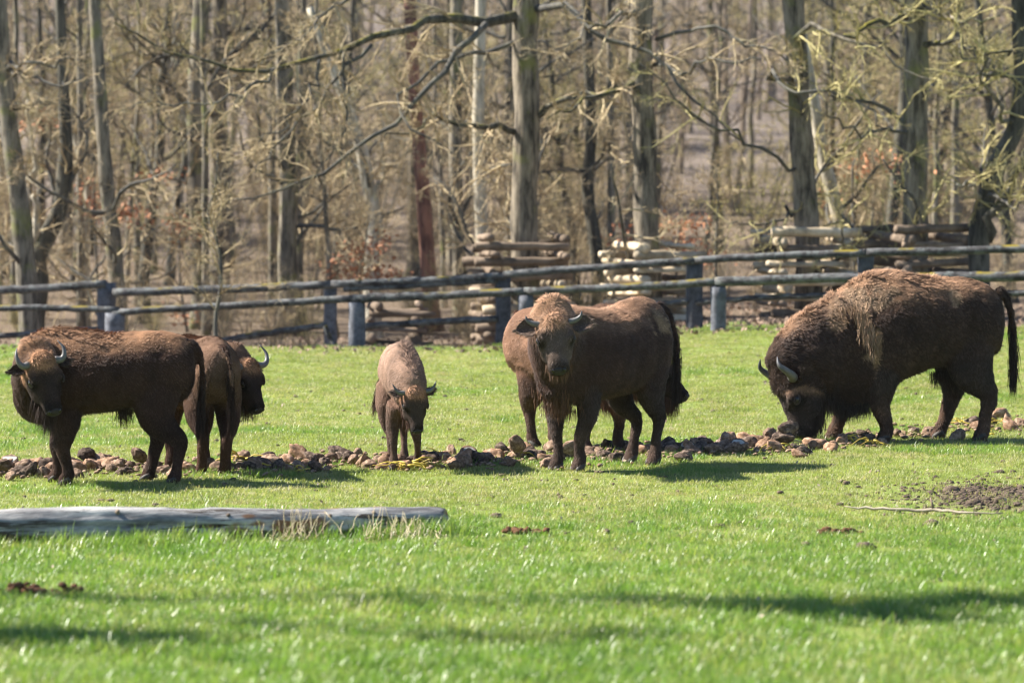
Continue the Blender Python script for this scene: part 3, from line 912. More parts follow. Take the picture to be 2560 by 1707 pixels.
if DO['fence']:
    O1 = P(1260, 780, Yb(1260)); O1[2] = 0.2
    fr = empty('rail_fence', O1)
    for k, (px, top, wd) in enumerate([(-70, 720, 42), (266, 706, 48), (826, 712, 34), (1258, 690, 40), (1736, 652, 42), (2165, 632, 40), (2640, 618, 42)]):
        post(fr, px, top, wd, 0.15, O1, 400 + k)
    for k, (pts, d) in enumerate([
            ([(-80, 728), (90, 722), (264, 709)], (29, 27)), ([(284, 731), (560, 723), (830, 711)], (29, 27)), ([(830, 711), (1050, 703), (1262, 690)], (26, 26)),
            ([(860, 722), (1060, 712), (1240, 700)], (19, 21)), ([(1258, 687), (1500, 668), (1740, 651)], (25, 24)), ([(1736, 651), (1950, 640), (2168, 632)], (24, 25)), ([(2160, 632), (2400, 626), (2650, 618)], (25, 26)),
            ([(-80, 845), (20, 838), (262, 822)], (22, 20)), ([(540, 853), (690, 830), (818, 813)], (23, 21)), ([(905, 815), (1060, 806), (1245, 796)], (22, 24)), ([(1640, 760), (1690, 757), (1732, 752)], (18, 18)),
            ([(1738, 757), (1880, 745), (2170, 735)], (17, 19)), ([(2165, 738), (2400, 735), (2650, 730)], (19, 20))]):
        rail(fr, pts, d, 0.0 if k < 7 else 0.05, O1, 420 + k)
    # slanting brace
    rail(fr, [(812, 815), (828, 850), (850, 885)], (15, 14), -0.1, O1, 460, 'brace')
    tag(fr, 'long grey split-rail fence with mossy top rail running along the wood', 'fence')
    O2 = P(1310, 780, Yb(1310) - 1.4); O2[2] = 0.2
    f2 = empty('low_fence', O2)
    for k, (px, top, wd) in enumerate([(288, 783, 50), (892, 755, 43), (1316, 738, 39), (1796, 716, 38), (2330, 703, 40)]):
        post(f2, px, top, wd, -1.4, O2, 500 + k)
    for k, (pts, d) in enumerate([([(-80, 770), (100, 770), (296, 774)], (22, 21)), ([(284, 780), (560, 765), (896, 745)], (23, 24)), ([(884, 746), (1080, 739), (1320, 729)], (28, 26)),
                                  ([(1312, 728), (1560, 718), (1800, 704)], (24, 26)), ([(1790, 705), (2050, 696), (2334, 693)], (30, 27)), ([(2326, 693), (2450, 692), (2650, 690)], (30, 30))]):
        rail(f2, pts, d, -1.45, O2, 520 + k)
    tag(f2, 'low single-rail fence on stout posts just in front of the long fence', 'fence')

    # log cribs round the tree feet
    LM = [log_mesh(1.25, 0.075, 600 + k, 10, k % 3 == 1) for k in range(6)]
    for k, m_ in enumerate(LM):
        m_.materials.append(M['crib' if k % 2 == 0 else 'crib_bark'])

    def crib(px, Y, half, topz, label, seed, rot=0.25, pick=(0, 6)):
        rg = np.random.default_rng(seed)
        x, y = P(px, 700, Y)[:2]
        g = float(gz(x, y))
        o = empty('log_pile', (x, y, g), rot)
        z, lay = 0.07, 0
        while z < topz - g:
            for sg in (-1, 1):
                a = rg.normal(0, 0.06) + (0 if lay % 2 == 0 else math.pi / 2)
                c = bpy.data.objects.new('log', LM[pick[rg.integers(0, len(pick))]]); col.objects.link(c); c.parent = o
                off = sg * half * rg.uniform(0.85, 1.08)
                j = rg.normal(0, 0.06)
                c.location = (j, off, z) if lay % 2 == 0 else (off, j, z)
                c.rotation_euler = (rg.uniform(0, 0.4), rg.normal(0, 0.035), a)
                c.scale = (half / 0.5 * rg.uniform(0.95, 1.15), rg.uniform(0.8, 1.25), rg.uniform(0.8, 1.2))
            z += rg.uniform(0.125, 0.16)
            lay += 1
        return tag(o, label, 'log pile')

    crib(1302, 54.0, 0.66, 2.12, 'tall crib of stacked split logs around the foot of the middle oak', 61, 0.15, (1, 3, 5, 3, 0))
    crib(1625, 53.0, 0.50, 1.98, 'crib of pale stacked logs at the straight trunk right of the middle oak', 62, 0.5, (0, 2, 4, 2, 1))
    crib(2015, 52.5, 0.60, 2.18, 'crib of stacked logs around the brown ridged trunk left of the bull', 63, 0.2, (0, 2, 4, 1, 3))
    crib(2290, 52.0, 0.60, 2.2, 'crib of stacked logs behind the bull at the lichen-pale trunk', 64, 0.45, (0, 2, 3, 5))
    crib(985, 54.0, 0.42, 0.85, 'low dark stack of logs behind the front fence post near the calf', 65, 0.1, (1, 3, 5))

# ------------------------------------------------------------------ bison
def loft(rings):
    """rings (m,k,3) -> closed skin"""
    rings = np.asarray(rings, float)
    m, k, _ = rings.shape
    V = rings.reshape(-1, 3)
    V = np.concatenate([V, [rings[0].mean(0)], [rings[-1].mean(0)]])
    i = np.arange(m - 1)[:, None] * k; j = np.arange(k)[None]; j2 = (j + 1) % k
    q = np.stack([i + j, i + j2, i + k + j2, i + k + j], -1).reshape(-1, 4)
    j = np.arange(k); j2 = (j + 1) % k
    a = np.stack([np.full(k, m * k), j2, j], -1)
    b = np.stack([np.full(k, m * k + 1), (m - 1) * k + j, (m - 1) * k + j2], -1)
    return V, [q, np.concatenate([a, b])]


def resample(st, n):
    st = np.asarray(st, float)
    return spline(st, n) if len(st) > 2 else st


TH = np.arange(24) / 24 * 2 * math.pi
CO, SI = np.cos(TH), np.sin(TH)


def pw(x, e):
    return np.sign(x) * np.abs(x) ** e


def torso_rings(st, hump=1.25):
    out, cen, rad = [], [], []
    st = resample(st, 26)
    for x, top, bot, w, yo in st:
        w = w * 0.9; bot = bot + 0.03; top = top - 0.012
        mid = bot + (top - bot) * 0.47
        z = np.where(SI > 0, mid + (top - mid) * pw(SI, 0.92), mid + (mid - bot) * pw(SI, 0.95))
        e = np.where(SI > 0, hump, 0.85)
        y = w * pw(CO, 1.0) * (1 - 0.18 * (e - 1) * np.abs(SI) ** 2 * 4)
        out.append(np.stack([np.full(24, x), y + yo, z], -1))
        cen.append((x, yo, mid)); rad.append(0.5 * (w + (top - bot) / 2))
    return np.array(out), np.array(cen), np.array(rad)


def frame_rings(c, side, hw, hh, e=1.0):
    c = np.asarray(c, float)
    T = nrm(np.gradient(c, axis=0))
    side = np.asarray(side, float)
    side = nrm(side - T * (side * T).sum(-1, keepdims=True))
    up = np.cross(T, side)
    return c[:, None] + hw[:, None, None] * pw(CO, e)[None, :, None] * side[:, None] + hh[:, None, None] * pw(SI, e)[None, :, None] * up[:, None]


HEAD_ST = np.array([  # s, cz, half height, half width  (for a 0.5 m head)
    (-0.22, -0.12, 0.15, 0.13), (-0.05, -0.09, 0.185, 0.155), (0.12, -0.075, 0.20, 0.165), (0.30, -0.075, 0.185, 0.162),
    (0.45, -0.078, 0.16, 0.145), (0.60, -0.078, 0.13, 0.112), (0.75, -0.078, 0.108, 0.092), (0.88, -0.082, 0.092, 0.086),
    (0.96, -0.088, 0.072, 0.080), (1.01, -0.092, 0.042, 0.055)])


def leg_rings(pts, rad):
    n = 22
    p = resample(pts, n); r = resample(rad, n)
    T = nrm(np.gradient(p, axis=0))
    X_ = np.array([1.0, 0, 0])
    u_ = nrm(X_ - T * (T @ X_)[:, None])
    v_ = np.cross(T, u_)
    rings = p[:, None] + r[:, 0, None, None] * CO[None, :, None] * u_[:, None] + r[:, 1, None, None] * SI[None, :, None] * v_[:, None]
    return rings, p, r.mean(1)


def strands(root, d0, ln, wd, drop, nrmv, n=3, clump=None, col_root=None, col_tip=None, taper=0.15):
    N = len(root)
    t = np.linspace(0, 1, n)
    Pt = root[:, None] + d0[:, None] * (ln[:, None] * t[None])[..., None]
    Pt[:, :, 2] -= (ln * drop)[:, None] * t[None] ** 2
    if clump is not None:
        Pt += (clump - root)[:, None] * (t ** 1.3)[None, :, None]
    s = nrm(np.cross(d0, nrmv))
    w = wd[:, None] * (1 - (1 - taper) * t[None] ** 1.5) * 0.5
    A = Pt - s[:, None] * w[..., None]
    B = Pt + s[:, None] * w[..., None]
    V = np.stack([A, B], 2).reshape(-1, 3)
    base = np.arange(N)[:, None] * (2 * n) + (np.arange(n - 1) * 2)[None]
    F = (np.stack([base, base + 1, base + 3, base + 2], -1)[:, :-1].reshape(-1, 4), np.stack([base, base + 1, base + 2], -1)[:, -1])
    C = col_root[:, None] * (1 - t[None, :, None]) + col_tip[:, None] * t[None, :, None]
    C = np.repeat(C[:, :, None], 2, 2).reshape(-1, 3)
    return V, F, C


def bison(name, spec):
    H = spec['H']; s = H / 1.6
    psi = R(spec['psi'])
    O = np.array([spec['O'][0], spec['O'][1], 0.0])
    O[2] = float(gz(O[0], O[1]))
    cx, sx = math.cos(psi), math.sin(psi)
    Rm = np.array([[cx, -sx, 0], [sx, cx, 0], [0, 0, 1.0]])

    K = spec.get('scale', 1.0)

    def loc(px, py, Y):
        return Rm.T @ (P(px, py, Y) - O) / K

    def ldir(v):
        return nrm(Rm.T @ np.asarray(v, float))

    rg = np.random.default_rng(spec.get('seed', 1))
    parts, scen, srad, spid, stan = [], [], [], [], []

    def reg(c, r, pid, tan=None):
        c = np.asarray(c, float)
        tan = nrm(np.gradient(c, axis=0)) if tan is None else tan
        scen.append(c); srad.append(np.asarray(r, float)); spid.append(np.full(len(c), pid)); stan.append(tan)

    # torso
    st = [tuple(q) + (0.0,) * (5 - len(q)) for q in spec['torso']]
    rr, c, rd = torso_rings(st)
    parts.append(loft(rr)); reg(c, rd, 0)
    # head frame
    hp = np.array(loc(*spec['poll'])) if spec.get('poll_px', True) else np.array(spec['poll'], float)
    hd = ldir(spec['hd'])
    upr = ldir(spec.get('hup', (0, 0, 1)))
    hs = nrm(np.cross(upr, hd)); hz = np.cross(hd, hs)
    L = spec['L']; q = L / 0.5; hw_k = spec.get('head_w', 1.0)

    def hl(a, b, c_):   # head local (fractions of L along, metres*q for the others)
        return hp + hd * (a * L) + hs * (b * q * hw_k) + hz * (c_ * q)

    hst = resample(HEAD_ST, 22)
    hc = hp + hd * (hst[:, 0:1] * L) + hz * (hst[:, 1:2] * q)
    hr = hc[:, None] + hs[None, None] * (hst[:, 3, None, None] * q * hw_k * pw(CO, 0.9)[None, :, None]) + hz[None, None] * (hst[:, 2, None, None] * q * spec.get('head_h', 1.0) * pw(SI, 0.9)[None, :, None])
    parts.append(loft(hr)); reg(hc, (hst[:, 2] + hst[:, 3]) * 0.5 * q, 2)
    # brow, cheeks, muzzle and jaw
    hax = np.stack([hd, hs, hz])
    for sg in (-1, 1):
        parts.append(ellipsoid(hl(0.36, 0.118 * sg, 0.045), np.array((0.075, 0.045, 0.045)) * q, hax))
        parts.append(ellipsoid(hl(0.45, 0.085 * sg, -0.13), np.array((0.13, 0.06, 0.085)) * q, hax))
        parts.append(ellipsoid(hl(0.93, 0.045 * sg, -0.045), np.array((0.04, 0.042, 0.042)) * q, hax))
    parts.append(ellipsoid(hl(0.86, 0, -0.145), np.array((0.07, 0.055, 0.04)) * q, hax))
    tk = spec.get('topknot', 1.0)
    tkc = hl(0.09, 0, 0.065)
    parts.append(ellipsoid(tkc, np.array((0.12, 0.13, 0.075)) * q * tk, hax))
    reg(np.array([tkc]), [0.1 * q], 6, np.array([hd]))
    # neck
    nx_, nz_, nw, nh = spec['neck']; nw *= 0.93; nh *= 0.93
    A = np.array([nx_, spec.get('neck_y', 0.0), nz_])
    B = hl(-0.02, 0, -0.10)
    tA = nrm(np.array(spec.get('neck_dir', (1, 0, 0)), float)); tB = nrm(hd * spec.get('nbh', 0.6) - hz * 0.4)
    dist = np.linalg.norm(B - A)
    t = np.linspace(0, 1, 12)[:, None]
    P1 = A + tA * dist * 0.4; P2 = B - tB * dist * 0.35
    nc = A * (1 - t) ** 3 + 3 * P1 * t * (1 - t) ** 2 + 3 * P2 * t ** 2 * (1 - t) + B * t ** 3
    sd_ = nrm(np.array([0, 1.0, 0]) * (1 - t) + hs * t)
    tt = t[:, 0]
    nhw = nw * (1 - tt) + 0.165 * q * hw_k * tt
    nhh = nh * (1 - tt) + spec.get('neck_end', 0.21) * q * tt
    parts.append(loft(frame_rings(nc, sd_, nhw, nhh))); reg(nc, (nhw + nhh) * 0.5, 1)
    for c_, r_ in spec.get('blobs', []):
        parts.append(ellipsoid(c_, r_)); reg(np.array([c_]), [np.mean(r_)], 0, np.array([[1.0, 0, 0]]))
    # legs
    feet = []
    for kind, pts, rad in spec['legs']:
        rl, pl, rdl = leg_rings(pts, rad)
        parts.append(loft(rl)); reg(pl, rdl, 3 if kind == 'f' else 4)
        feet.append(np.array(pts[-1]))
    # tail
    tp = spline(spec['tail'], 16)
    tr = np.interp(np.linspace(0, 1, 16), [0, 0.2, 1], [0.055 * s, 0.036 * s, 0.022 * s])
    tv, tf = tubes(tp[None], tr[None], 10)
    parts.append((tv, tf)); reg(tp, tr, 5)

    V, F = merge(parts)
    me = make_mesh('tmp', V, F)
    o = link('tmp', me)
    md = o.modifiers.new('r', 'REMESH'); md.mode = 'VOXEL'; md.voxel_size = spec.get('voxel', 0.019)
    sm = o.modifiers.new('s', 'SMOOTH'); sm.factor = 0.5; sm.iterations = 5
    dg = bpy.context.evaluated_depsgraph_get()
    body_me = bpy.data.meshes.new_from_object(o.evaluated_get(dg))
    bpy.data.objects.remove(o); bpy.data.meshes.remove(me)
    nv = len(body_me.vertices)
    BV = np.empty(nv * 3, np.float32); body_me.vertices.foreach_get('co', BV); BV = BV.reshape(-1, 3).astype(float)
    BN = np.empty(nv * 3, np.float32); body_me.vertices.foreach_get('normal', BN); BN = BN.reshape(-1, 3).astype(float)
    # muscle and wool unevenness
    wl = spec.get('wool', 1.0)
    amp = 0.010 * wl * s
    BV += BN * ((vnoise(BV + 3.1, 0.16) - 0.5) * 2.2 * amp + (vnoise(BV + 9.7, 0.05) - 0.5) * amp * 1.2)[:, None]
    body_me.vertices.foreach_set('co', BV.astype(np.float32).ravel())
    body_me.update()
    body_me.polygons.foreach_set('use_smooth', np.ones(len(body_me.polygons), bool))
    body_me.calc_loop_triangles()
    TI = np.empty(len(body_me.loop_triangles) * 3, np.int32); body_me.loop_triangles.foreach_get('vertices', TI); TI = TI.reshape(-1, 3)

    SC = np.concatenate(scen); SR = np.concatenate(srad); SPID = np.concatenate(spid); ST = np.concatenate(stan)

    def classify(p):
        out = np.empty(len(p), int)
        for a in range(0, len(p), 8000):
            b = p[a:a + 8000]
            d = ((b[:, None] - SC[None]) ** 2).sum(-1) ** 0.5 / SR[None]
            out[a:a + 8000] = d.argmin(1)
        return out

    coat = np.array(spec['coat']) * np.array((0.84, 0.71, 0.69)); mane_sunlit = np.array(spec['mane_sunlit']) * np.array((1.58, 1.46, 1.35)); face = np.array(spec.get('face', (0.045, 0.028, 0.021)))  # coat darkened, tawny mane lightened: sun-and-shade contrast put into the colours
    legc = np.array(spec.get('legc', coat * 0.8)); lowc = np.array(spec.get('lowc', coat * 1.1))

    def color(p, nv_, pid):
        N = len(p)
        c_ = np.repeat(coat[None], N, 0)
        top = ss(0.35, 0.85, nv_[:, 2])  # up-facing hair turns lighter: sunlight on the backs painted into the coat
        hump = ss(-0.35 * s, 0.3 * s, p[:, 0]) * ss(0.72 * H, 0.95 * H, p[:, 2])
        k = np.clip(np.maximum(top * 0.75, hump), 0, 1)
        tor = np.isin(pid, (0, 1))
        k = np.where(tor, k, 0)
        c_ = c_ * (1 - k[:, None]) + mane_sunlit[None] * k[:, None]
        flank = spec.get('flank')
        if flank is not None:
            kk = np.where(tor, ss(0.25 * H, 0.6 * H, p[:, 2]), 0)[:, None]
            c_ = c_ * (1 - kk) + np.array(flank)[None] * kk
        lg = np.isin(pid, (3, 4))
        low = ss(0.35 * H, 0.12 * H, p[:, 2])[:, None]
        lc = legc[None] * (1 - low) + lowc[None] * low
        upk = ss(0.36 * H, 0.58 * H, p[:, 2])[:, None]
        lc = lc * (1 - upk) + (coat[None] if flank is None else (coat[None] + np.array(flank)[None]) / 2) * upk
        c_ = np.where(lg[:, None], lc, c_)
        hs_ = ((p - hp) @ hd) / L
        hu = ((p - hp) @ hz) / q
        fk = ss(0.12, 0.42, hs_)[:, None]
        crown = (mane_sunlit * spec.get('crown', 1.15))[None] * (1 - fk) + face[None] * fk
        ey = np.minimum(np.linalg.norm(p - hl(0.43, 0.13, 0.0), axis=1), np.linalg.norm(p - hl(0.43, -0.13, 0.0), axis=1)) / q
        crown = crown * (0.35 + 0.65 * ss(0.045, 0.085, ey))[:, None] * (0.4 + 0.6 * ss(0.93, 0.80, hs_))[:, None]
        c_ = np.where((pid == 2)[:, None], crown, c_)
        c_ = np.where((pid == 6)[:, None], (mane_sunlit * 1.15 * spec.get('crown', 1.15))[None], c_)
        c_ = np.where((pid == 5)[:, None], (coat * 0.55)[None], c_)
        for pc, pr, pcol in spec.get('patches', []):
            dd = np.linalg.norm((p - np.array(pc)) / np.array(pr), axis=1) + (vnoise(p + 1.7, 0.09) - 0.5) * 0.9 + (vnoise(p + 5.7, 0.03) - 0.5) * 0.5
            kk = ss(1.1, 0.75, dd)[:, None]
            c_ = c_ * (1 - kk) + np.array(pcol)[None] * kk
        v = (0.72 + 0.56 * vnoise(p + 6.0, 0.36)) * (0.72 + 0.56 * vnoise(p, 0.11)) * (0.87 + 0.26 * vnoise(p + 4.4, 0.035))
        return c_ * v[:, None]

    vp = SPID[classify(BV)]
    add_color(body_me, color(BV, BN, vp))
    root = empty(name, O, psi)
    root.scale = (K, K, K)
    body = link('body', body_me, M['hide'], root)

    # fur roots
    tri = BV[TI]; tn = np.cross(tri[:, 1] - tri[:, 0], tri[:, 2] - tri[:, 0])
    ar = np.linalg.norm(tn, axis=1) * 0.5
    cen = tri.mean(1)
    tp_id = SPID[classify(cen)]
    wgt = ar * np.select([tp_id == 2, tp_id == 6, (tp_id == 3) | (tp_id == 4), tp_id == 5], [2.6, 2.2, 1.3, 1.2], 1.0)
    N = spec.get('hairs', 42000)
    ti = rg.choice(len(ar), N, p=wgt / wgt.sum())
    b1 = rg.random(N); b2 = rg.random(N); fl = b1 + b2 > 1; b1[fl] = 1 - b1[fl]; b2[fl] = 1 - b2[fl]
    p = tri[ti, 0] * (1 - b1 - b2)[:, None] + tri[ti, 1] * b1[:, None] + tri[ti, 2] * b2[:, None]
    n_ = nrm(BN[TI[ti, 0]] * (1 - b1 - b2)[:, None] + BN[TI[ti, 1]] * b1[:, None] + BN[TI[ti, 2]] * b2[:, None])
    ci = classify(p); pid = SPID[ci]; tan = ST[ci]
    flow = np.tile(np.array([-0.8, 0, -0.65]), (N, 1))
    flow = np.where((pid == 1)[:, None], -tan * 0.7 + np.array([0, 0, -0.6]), flow)
    hs_ = ((p - hp) @ hd) / L
    flow = np.where((pid == 2)[:, None], hd[None] * 0.6 + np.array([0, 0, -0.5]), flow)
    flow = np.where((pid == 6)[:, None], hd[None] * 0.7 + hz[None] * 0.5 + rg.normal(0, 0.5, (N, 3)), flow)
    flow = np.where(np.isin(pid, (3, 4))[:, None], np.array([-0.15, 0, -1.0])[None], flow)
    flow = np.where((pid == 5)[:, None], tan, flow)
    sw = np.stack([vnoise(p + k * 7.3, 0.13) - 0.5 for k in range(3)], -1)
    flow = nrm(flow) + sw * 1.1 + rg.normal(0, 0.22, (N, 3))
    flow = nrm(flow - n_ * (flow * n_).sum(1, keepdims=True))
    ln = np.select([pid == 0, pid == 1, pid == 2, pid == 6, pid == 3, pid == 4, pid == 5],
                   [0.027, 0.036, np.where(hs_ < 0.25, 0.036, 0.018), 0.045, 0.028, 0.026, 0.05]) * s
    lift = np.select([pid == 0, pid == 1, pid == 2, pid == 6], [0.25, 0.3, 0.26, 0.5], 0.24)
    ridge = np.isin(pid, (0, 1)) & (n_[:, 2] > 0.72) & (p[:, 0] > -0.15 * s)
    ln = np.where(ridge, 0.050 * s * spec.get('ridge', 1.0), ln); lift = np.where(ridge, 0.65, lift)
    under = (n_[:, 2] < -0.45) & np.isin(pid, (0, 1))
    ln = np.where(under, 0.042 * s, ln)
    upleg = (pid == 3) & (p[:, 2] > 0.30 * H)
    ln = np.where(upleg, 0.038 * s, ln)
    thin = p[:, 2] < 0.2 * H
    ln = np.where(thin & np.isin(pid, (3, 4)), 0.022 * s, ln)
    ln *= rg.uniform(0.6, 1.35, N) * spec.get('fur', 1.0)
    lift = np.clip(lift + rg.normal(0, 0.1, N), 0.08, 0.95)
    d0 = nrm(flow * np.sqrt(1 - lift ** 2)[:, None] + n_ * lift[:, None])
    cs = 0.028 * wl * s
    pr_ = p + 0.9 * cs * np.stack([vnoise(p + k * 3.3, cs * 1.7) - 0.5 for k in range(3)], -1) * 2
    pr_ = pr_ @ np.array([[0.36, 0.48, -0.8], [-0.8, 0.6, 0.0], [0.48, 0.64, 0.6]])
    cell = np.floor(pr_ / cs).astype(np.int64)
    jit = np.stack([hash3(cell + k * 17) for k in range(3)], -1)
    ctr = (cell + jit) * cs
    off = (ctr - pr_) @ np.array([[0.36, 0.48, -0.8], [-0.8, 0.6, 0.0], [0.48, 0.64, 0.6]]).T
    off -= n_ * (off * n_).sum(1, keepdims=True)
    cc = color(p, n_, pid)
    rv = rg.uniform(0.76, 1.24, N)[:, None]
    cw = spec.get('curl', 0.55)
    cells = (1 - cw / 2 + cw * hash3(cell + 91))[:, None]
    wd = rg.uniform(0.0045, 0.008, N) * s * np.where(pid == 2, 0.6, 1.0)
    v_drop = np.where(ln > 0.05 * s, 0.25, 0.1)
    allV, allF, allC, offi = [], [], [], 0

    def push(r_):
        nonlocal offi
        allV.append(r_[0]); allF.append((r_[1][0] + offi, r_[1][1] + offi)); allC.append(r_[2]); offi += len(r_[0])

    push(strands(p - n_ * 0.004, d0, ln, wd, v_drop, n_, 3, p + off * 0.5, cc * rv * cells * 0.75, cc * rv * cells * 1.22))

    # long hair: beard, throat, chest, belly tuft, tail tuft
    def tuft(pts, spread, count, l0, l1, colr, down=(0, 0, -1), wide=0.006, wav=0.12):
        pts = np.asarray(pts, float)
        path = spline(pts, 40) if len(pts) > 1 else np.repeat(pts, 40, 0)
        k = rg.integers(0, 40, count)
        r0 = path[k] + rg.normal(0, 1, (count, 3)) * np.asarray(spread)
        dirn = nrm(np.asarray(down, float)[None] + rg.normal(0, wav, (count, 3)))
        ln_ = rg.uniform(l0, l1, count)
        tgt = (np.floor(r0 / 0.05) + 0.5) * 0.05 - r0; tgt[:, 2] = 0
        nn = rg.normal(0, 1, (count, 3)); nn[:, 2] *= 0.2
        cl = np.asarray(colr)[None] * rg.uniform(0.6, 1.4, (count, 1))
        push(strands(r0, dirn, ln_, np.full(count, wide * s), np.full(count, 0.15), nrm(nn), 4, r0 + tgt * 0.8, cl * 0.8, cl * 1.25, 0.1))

    dk = coat * 0.6
    bl = spec.get('beard', 0.16)
    tuft([hl(0.30, 0, -0.24), hl(0.55, 0, -0.20), hl(0.80, 0, -0.17)], (0.03 * q, 0.045 * q, 0.02 * q), int(1500 * s), bl * 0.5, bl * 1.15, spec.get('beardc', dk), spec.get('bdown', (0, 0, -1)))
    tuft([hl(0.05, 0, -0.30), hl(-0.05, 0, -0.33), A * 0.5 + B * 0.5 + np.array([0, 0, -nh * 0.75])], (0.05 * s, 0.07 * s, 0.03 * s), int(1100 * s), bl * 0.4, bl * 0.9, spec.get('chestc', dk))
    if 'chest' in spec:
        tuft(spec['chest'], (0.03, 0.09 * s, 0.03), int(1200 * s), bl * 0.35, bl * 0.95, spec.get('chestc', dk))
    if 'belly' in spec:
        tuft(spec['belly'], (0.03, 0.03, 0.02), 350, 0.07, 0.19, spec.get('bellyc', dk))
    e0 = tp[9]
    tdir = nrm(tp[-1] - tp[-3])
    tuft(tp[7:], (0.016 * s, 0.016 * s, 0.02), int(1000 * s), 0.10 * s, 0.23 * s, coat * 0.45, tdir, 0.006, 0.07)
    for c_, sp_, cnt, l0, l1, cl_, dn_ in spec.get('tufts', []):
        tuft(c_, sp_, cnt, l0, l1, cl_, dn_)

    # ears
    ex = spec.get('ear', (0.15, 0.055))
    for sg in (-1, 1):
        base = hl(0.10, 0.150 * sg, 0.0)
        ed = spec.get('ear_dir', (-0.25, 0.92, -0.05))
        dirn = nrm(hd * ed[0] + hs * sg * ed[1] + hz * ed[2])
        wv = nrm(np.cross(hz, dirn)); fv = np.cross(dirn, wv); fv = fv if fv @ hz > 0 else -fv
        uu, vv = np.meshgrid(np.linspace(0, 1, 9), np.linspace(-1, 1, 7), indexing='ij')
        prof = np.sin(np.clip(uu * 0.93 + 0.07, 0, 1) ** 0.75 * math.pi) ** 0.8
        Wd = ex[1] * q * prof
        Ev = base + dirn * (uu * ex[0] * q)[..., None] + wv * (vv * Wd)[..., None] + fv * (0.45 * ex[1] * q * (vv ** 2 - 0.4) * prof)[..., None]
        bk = Ev - fv * 0.014 * q * prof[..., None]
        m_, k_ = uu.shape
        VV = np.concatenate([Ev.reshape(-1, 3), bk.reshape(-1, 3)])
        ii = np.arange(m_ - 1)[:, None] * k_ + np.arange(k_ - 1)[None]
        F1 = np.stack([ii, ii + 1, ii + k_ + 1, ii + k_], -1).reshape(-1, 4)
        F2 = F1[:, ::-1] + m_ * k_
        em = make_mesh('ear', VV, [F1, F2])
        add_color(em, np.tile(face * 1.1, (len(VV), 1)))
        link('ear', em, M['hide'], root)
        kk = rg.integers(0, len(VV), 700)
        r0 = VV[kk] + rg.normal(0, 0.006, (700, 3))
        dd = nrm(dirn[None] * 0.8 + (r0 - base) * 4 + rg.normal(0, 0.35, (700, 3)))
        cl = np.tile(face * 1.3, (700, 1)) * rg.uniform(0.6, 1.8, (700, 1))
        push(strands(r0, dd, rg.uniform(0.015, 0.04, 700) * q, np.full(700, 0.004), np.full(700, 0.2), nrm(rg.normal(0, 1, (700, 3))), 3, None, cl, cl))
        # eye
        eyc = hl(0.42, 0.146 * sg, 0.015)
        ev, ef = ellipsoid(eyc, np.array((0.033, 0.024, 0.024)) * q, hax, 16, 12)
        link('eye', make_mesh('eye', ev, ef), M['eye'], root)
        a_ = np.linspace(0, 2 * math.pi, 17)
        rp = eyc[None] + hs[None] * (0.012 * sg * q) + hd[None] * (np.cos(a_) * 0.040 * q)[:, None] + hz[None] * (np.sin(a_) * 0.024 * q)[:, None] - hs[None] * (np.cos(a_) ** 2 * 0.012 * sg * q)[:, None]
        lv_, lf_ = tubes(rp[None], np.full((1, 17), 0.0075 * q), 6, False)
        link('eyelid', make_mesh('eyelid', lv_, lf_), M['lid'], root)
        # horn
        hpts = np.array([hl(*((h_[0]), h_[1] * sg, h_[2])) for h_ in spec['horn']])
        hpp = spline(hpts, 18)
        hr_ = spec.get('horn_r', 0.036) * q * np.interp(np.linspace(0, 1, 18), [0, 0.3, 0.75, 1], [1.0, 0.82, 0.42, 0.07])
        hv, hf = tubes(hpp[None], hr_[None], 12)
        hm = make_mesh('horn', hv, hf)
        tcol = np.repeat(np.linspace(0, 1, 18), 12)[:, None]
        add_color(hm, np.array((0.115, 0.108, 0.10))[None] * (1 - ss(0.55, 0.95, tcol)) + np.array((0.05, 0.05, 0.055))[None] * ss(0.55, 0.95, tcol))
        link('horn', hm, M['horn'], root)
        # nostril
        nv_, nf_ = ellipsoid(hl(0.985, 0.046 * sg, -0.050), np.array((0.024, 0.020, 0.022)) * q, hax, 10, 6)
        link('nostril', make_mesh('nostril', nv_, nf_), M['eye'], root)
    nv_, nf_ = ellipsoid(hl(0.965, 0, -0.078), np.array((0.042, 0.074, 0.055)) * q, hax, 16, 10)
    link('nose', make_mesh('nose', nv_, nf_), M['nose'], root)
    # hooves: two claws each
    for k, f in enumerate(feet):
        pr = []
        for sg in (-1, 1):
            Q = np.array([f + np.array([-0.05, 0.033 * sg, 0.075]) * s, f + np.array([0.0, 0.036 * sg, 0.045]) * s, f + np.array([0.055, 0.032 * sg, 0.008]) * s])
            pr.append(tubes(spline(Q, 6)[None], (np.array([0.030, 0.036, 0.038, 0.036, 0.030, 0.012]) * s * 0.85)[None], 8))
        hv, hf = merge(pr)
        hv[:, 2] = np.maximum(hv[:, 2], -0.015)
        link('hoof', make_mesh('hoof', hv, hf), M['hoof'], root)

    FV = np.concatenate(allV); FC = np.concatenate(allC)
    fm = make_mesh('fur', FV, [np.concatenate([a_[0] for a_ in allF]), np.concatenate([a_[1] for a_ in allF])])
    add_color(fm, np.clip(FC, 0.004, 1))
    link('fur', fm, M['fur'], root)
    tag(root, spec['label'], 'calf' if 'calf' in name else 'bison', 'herd of bison in the meadow')
    return root


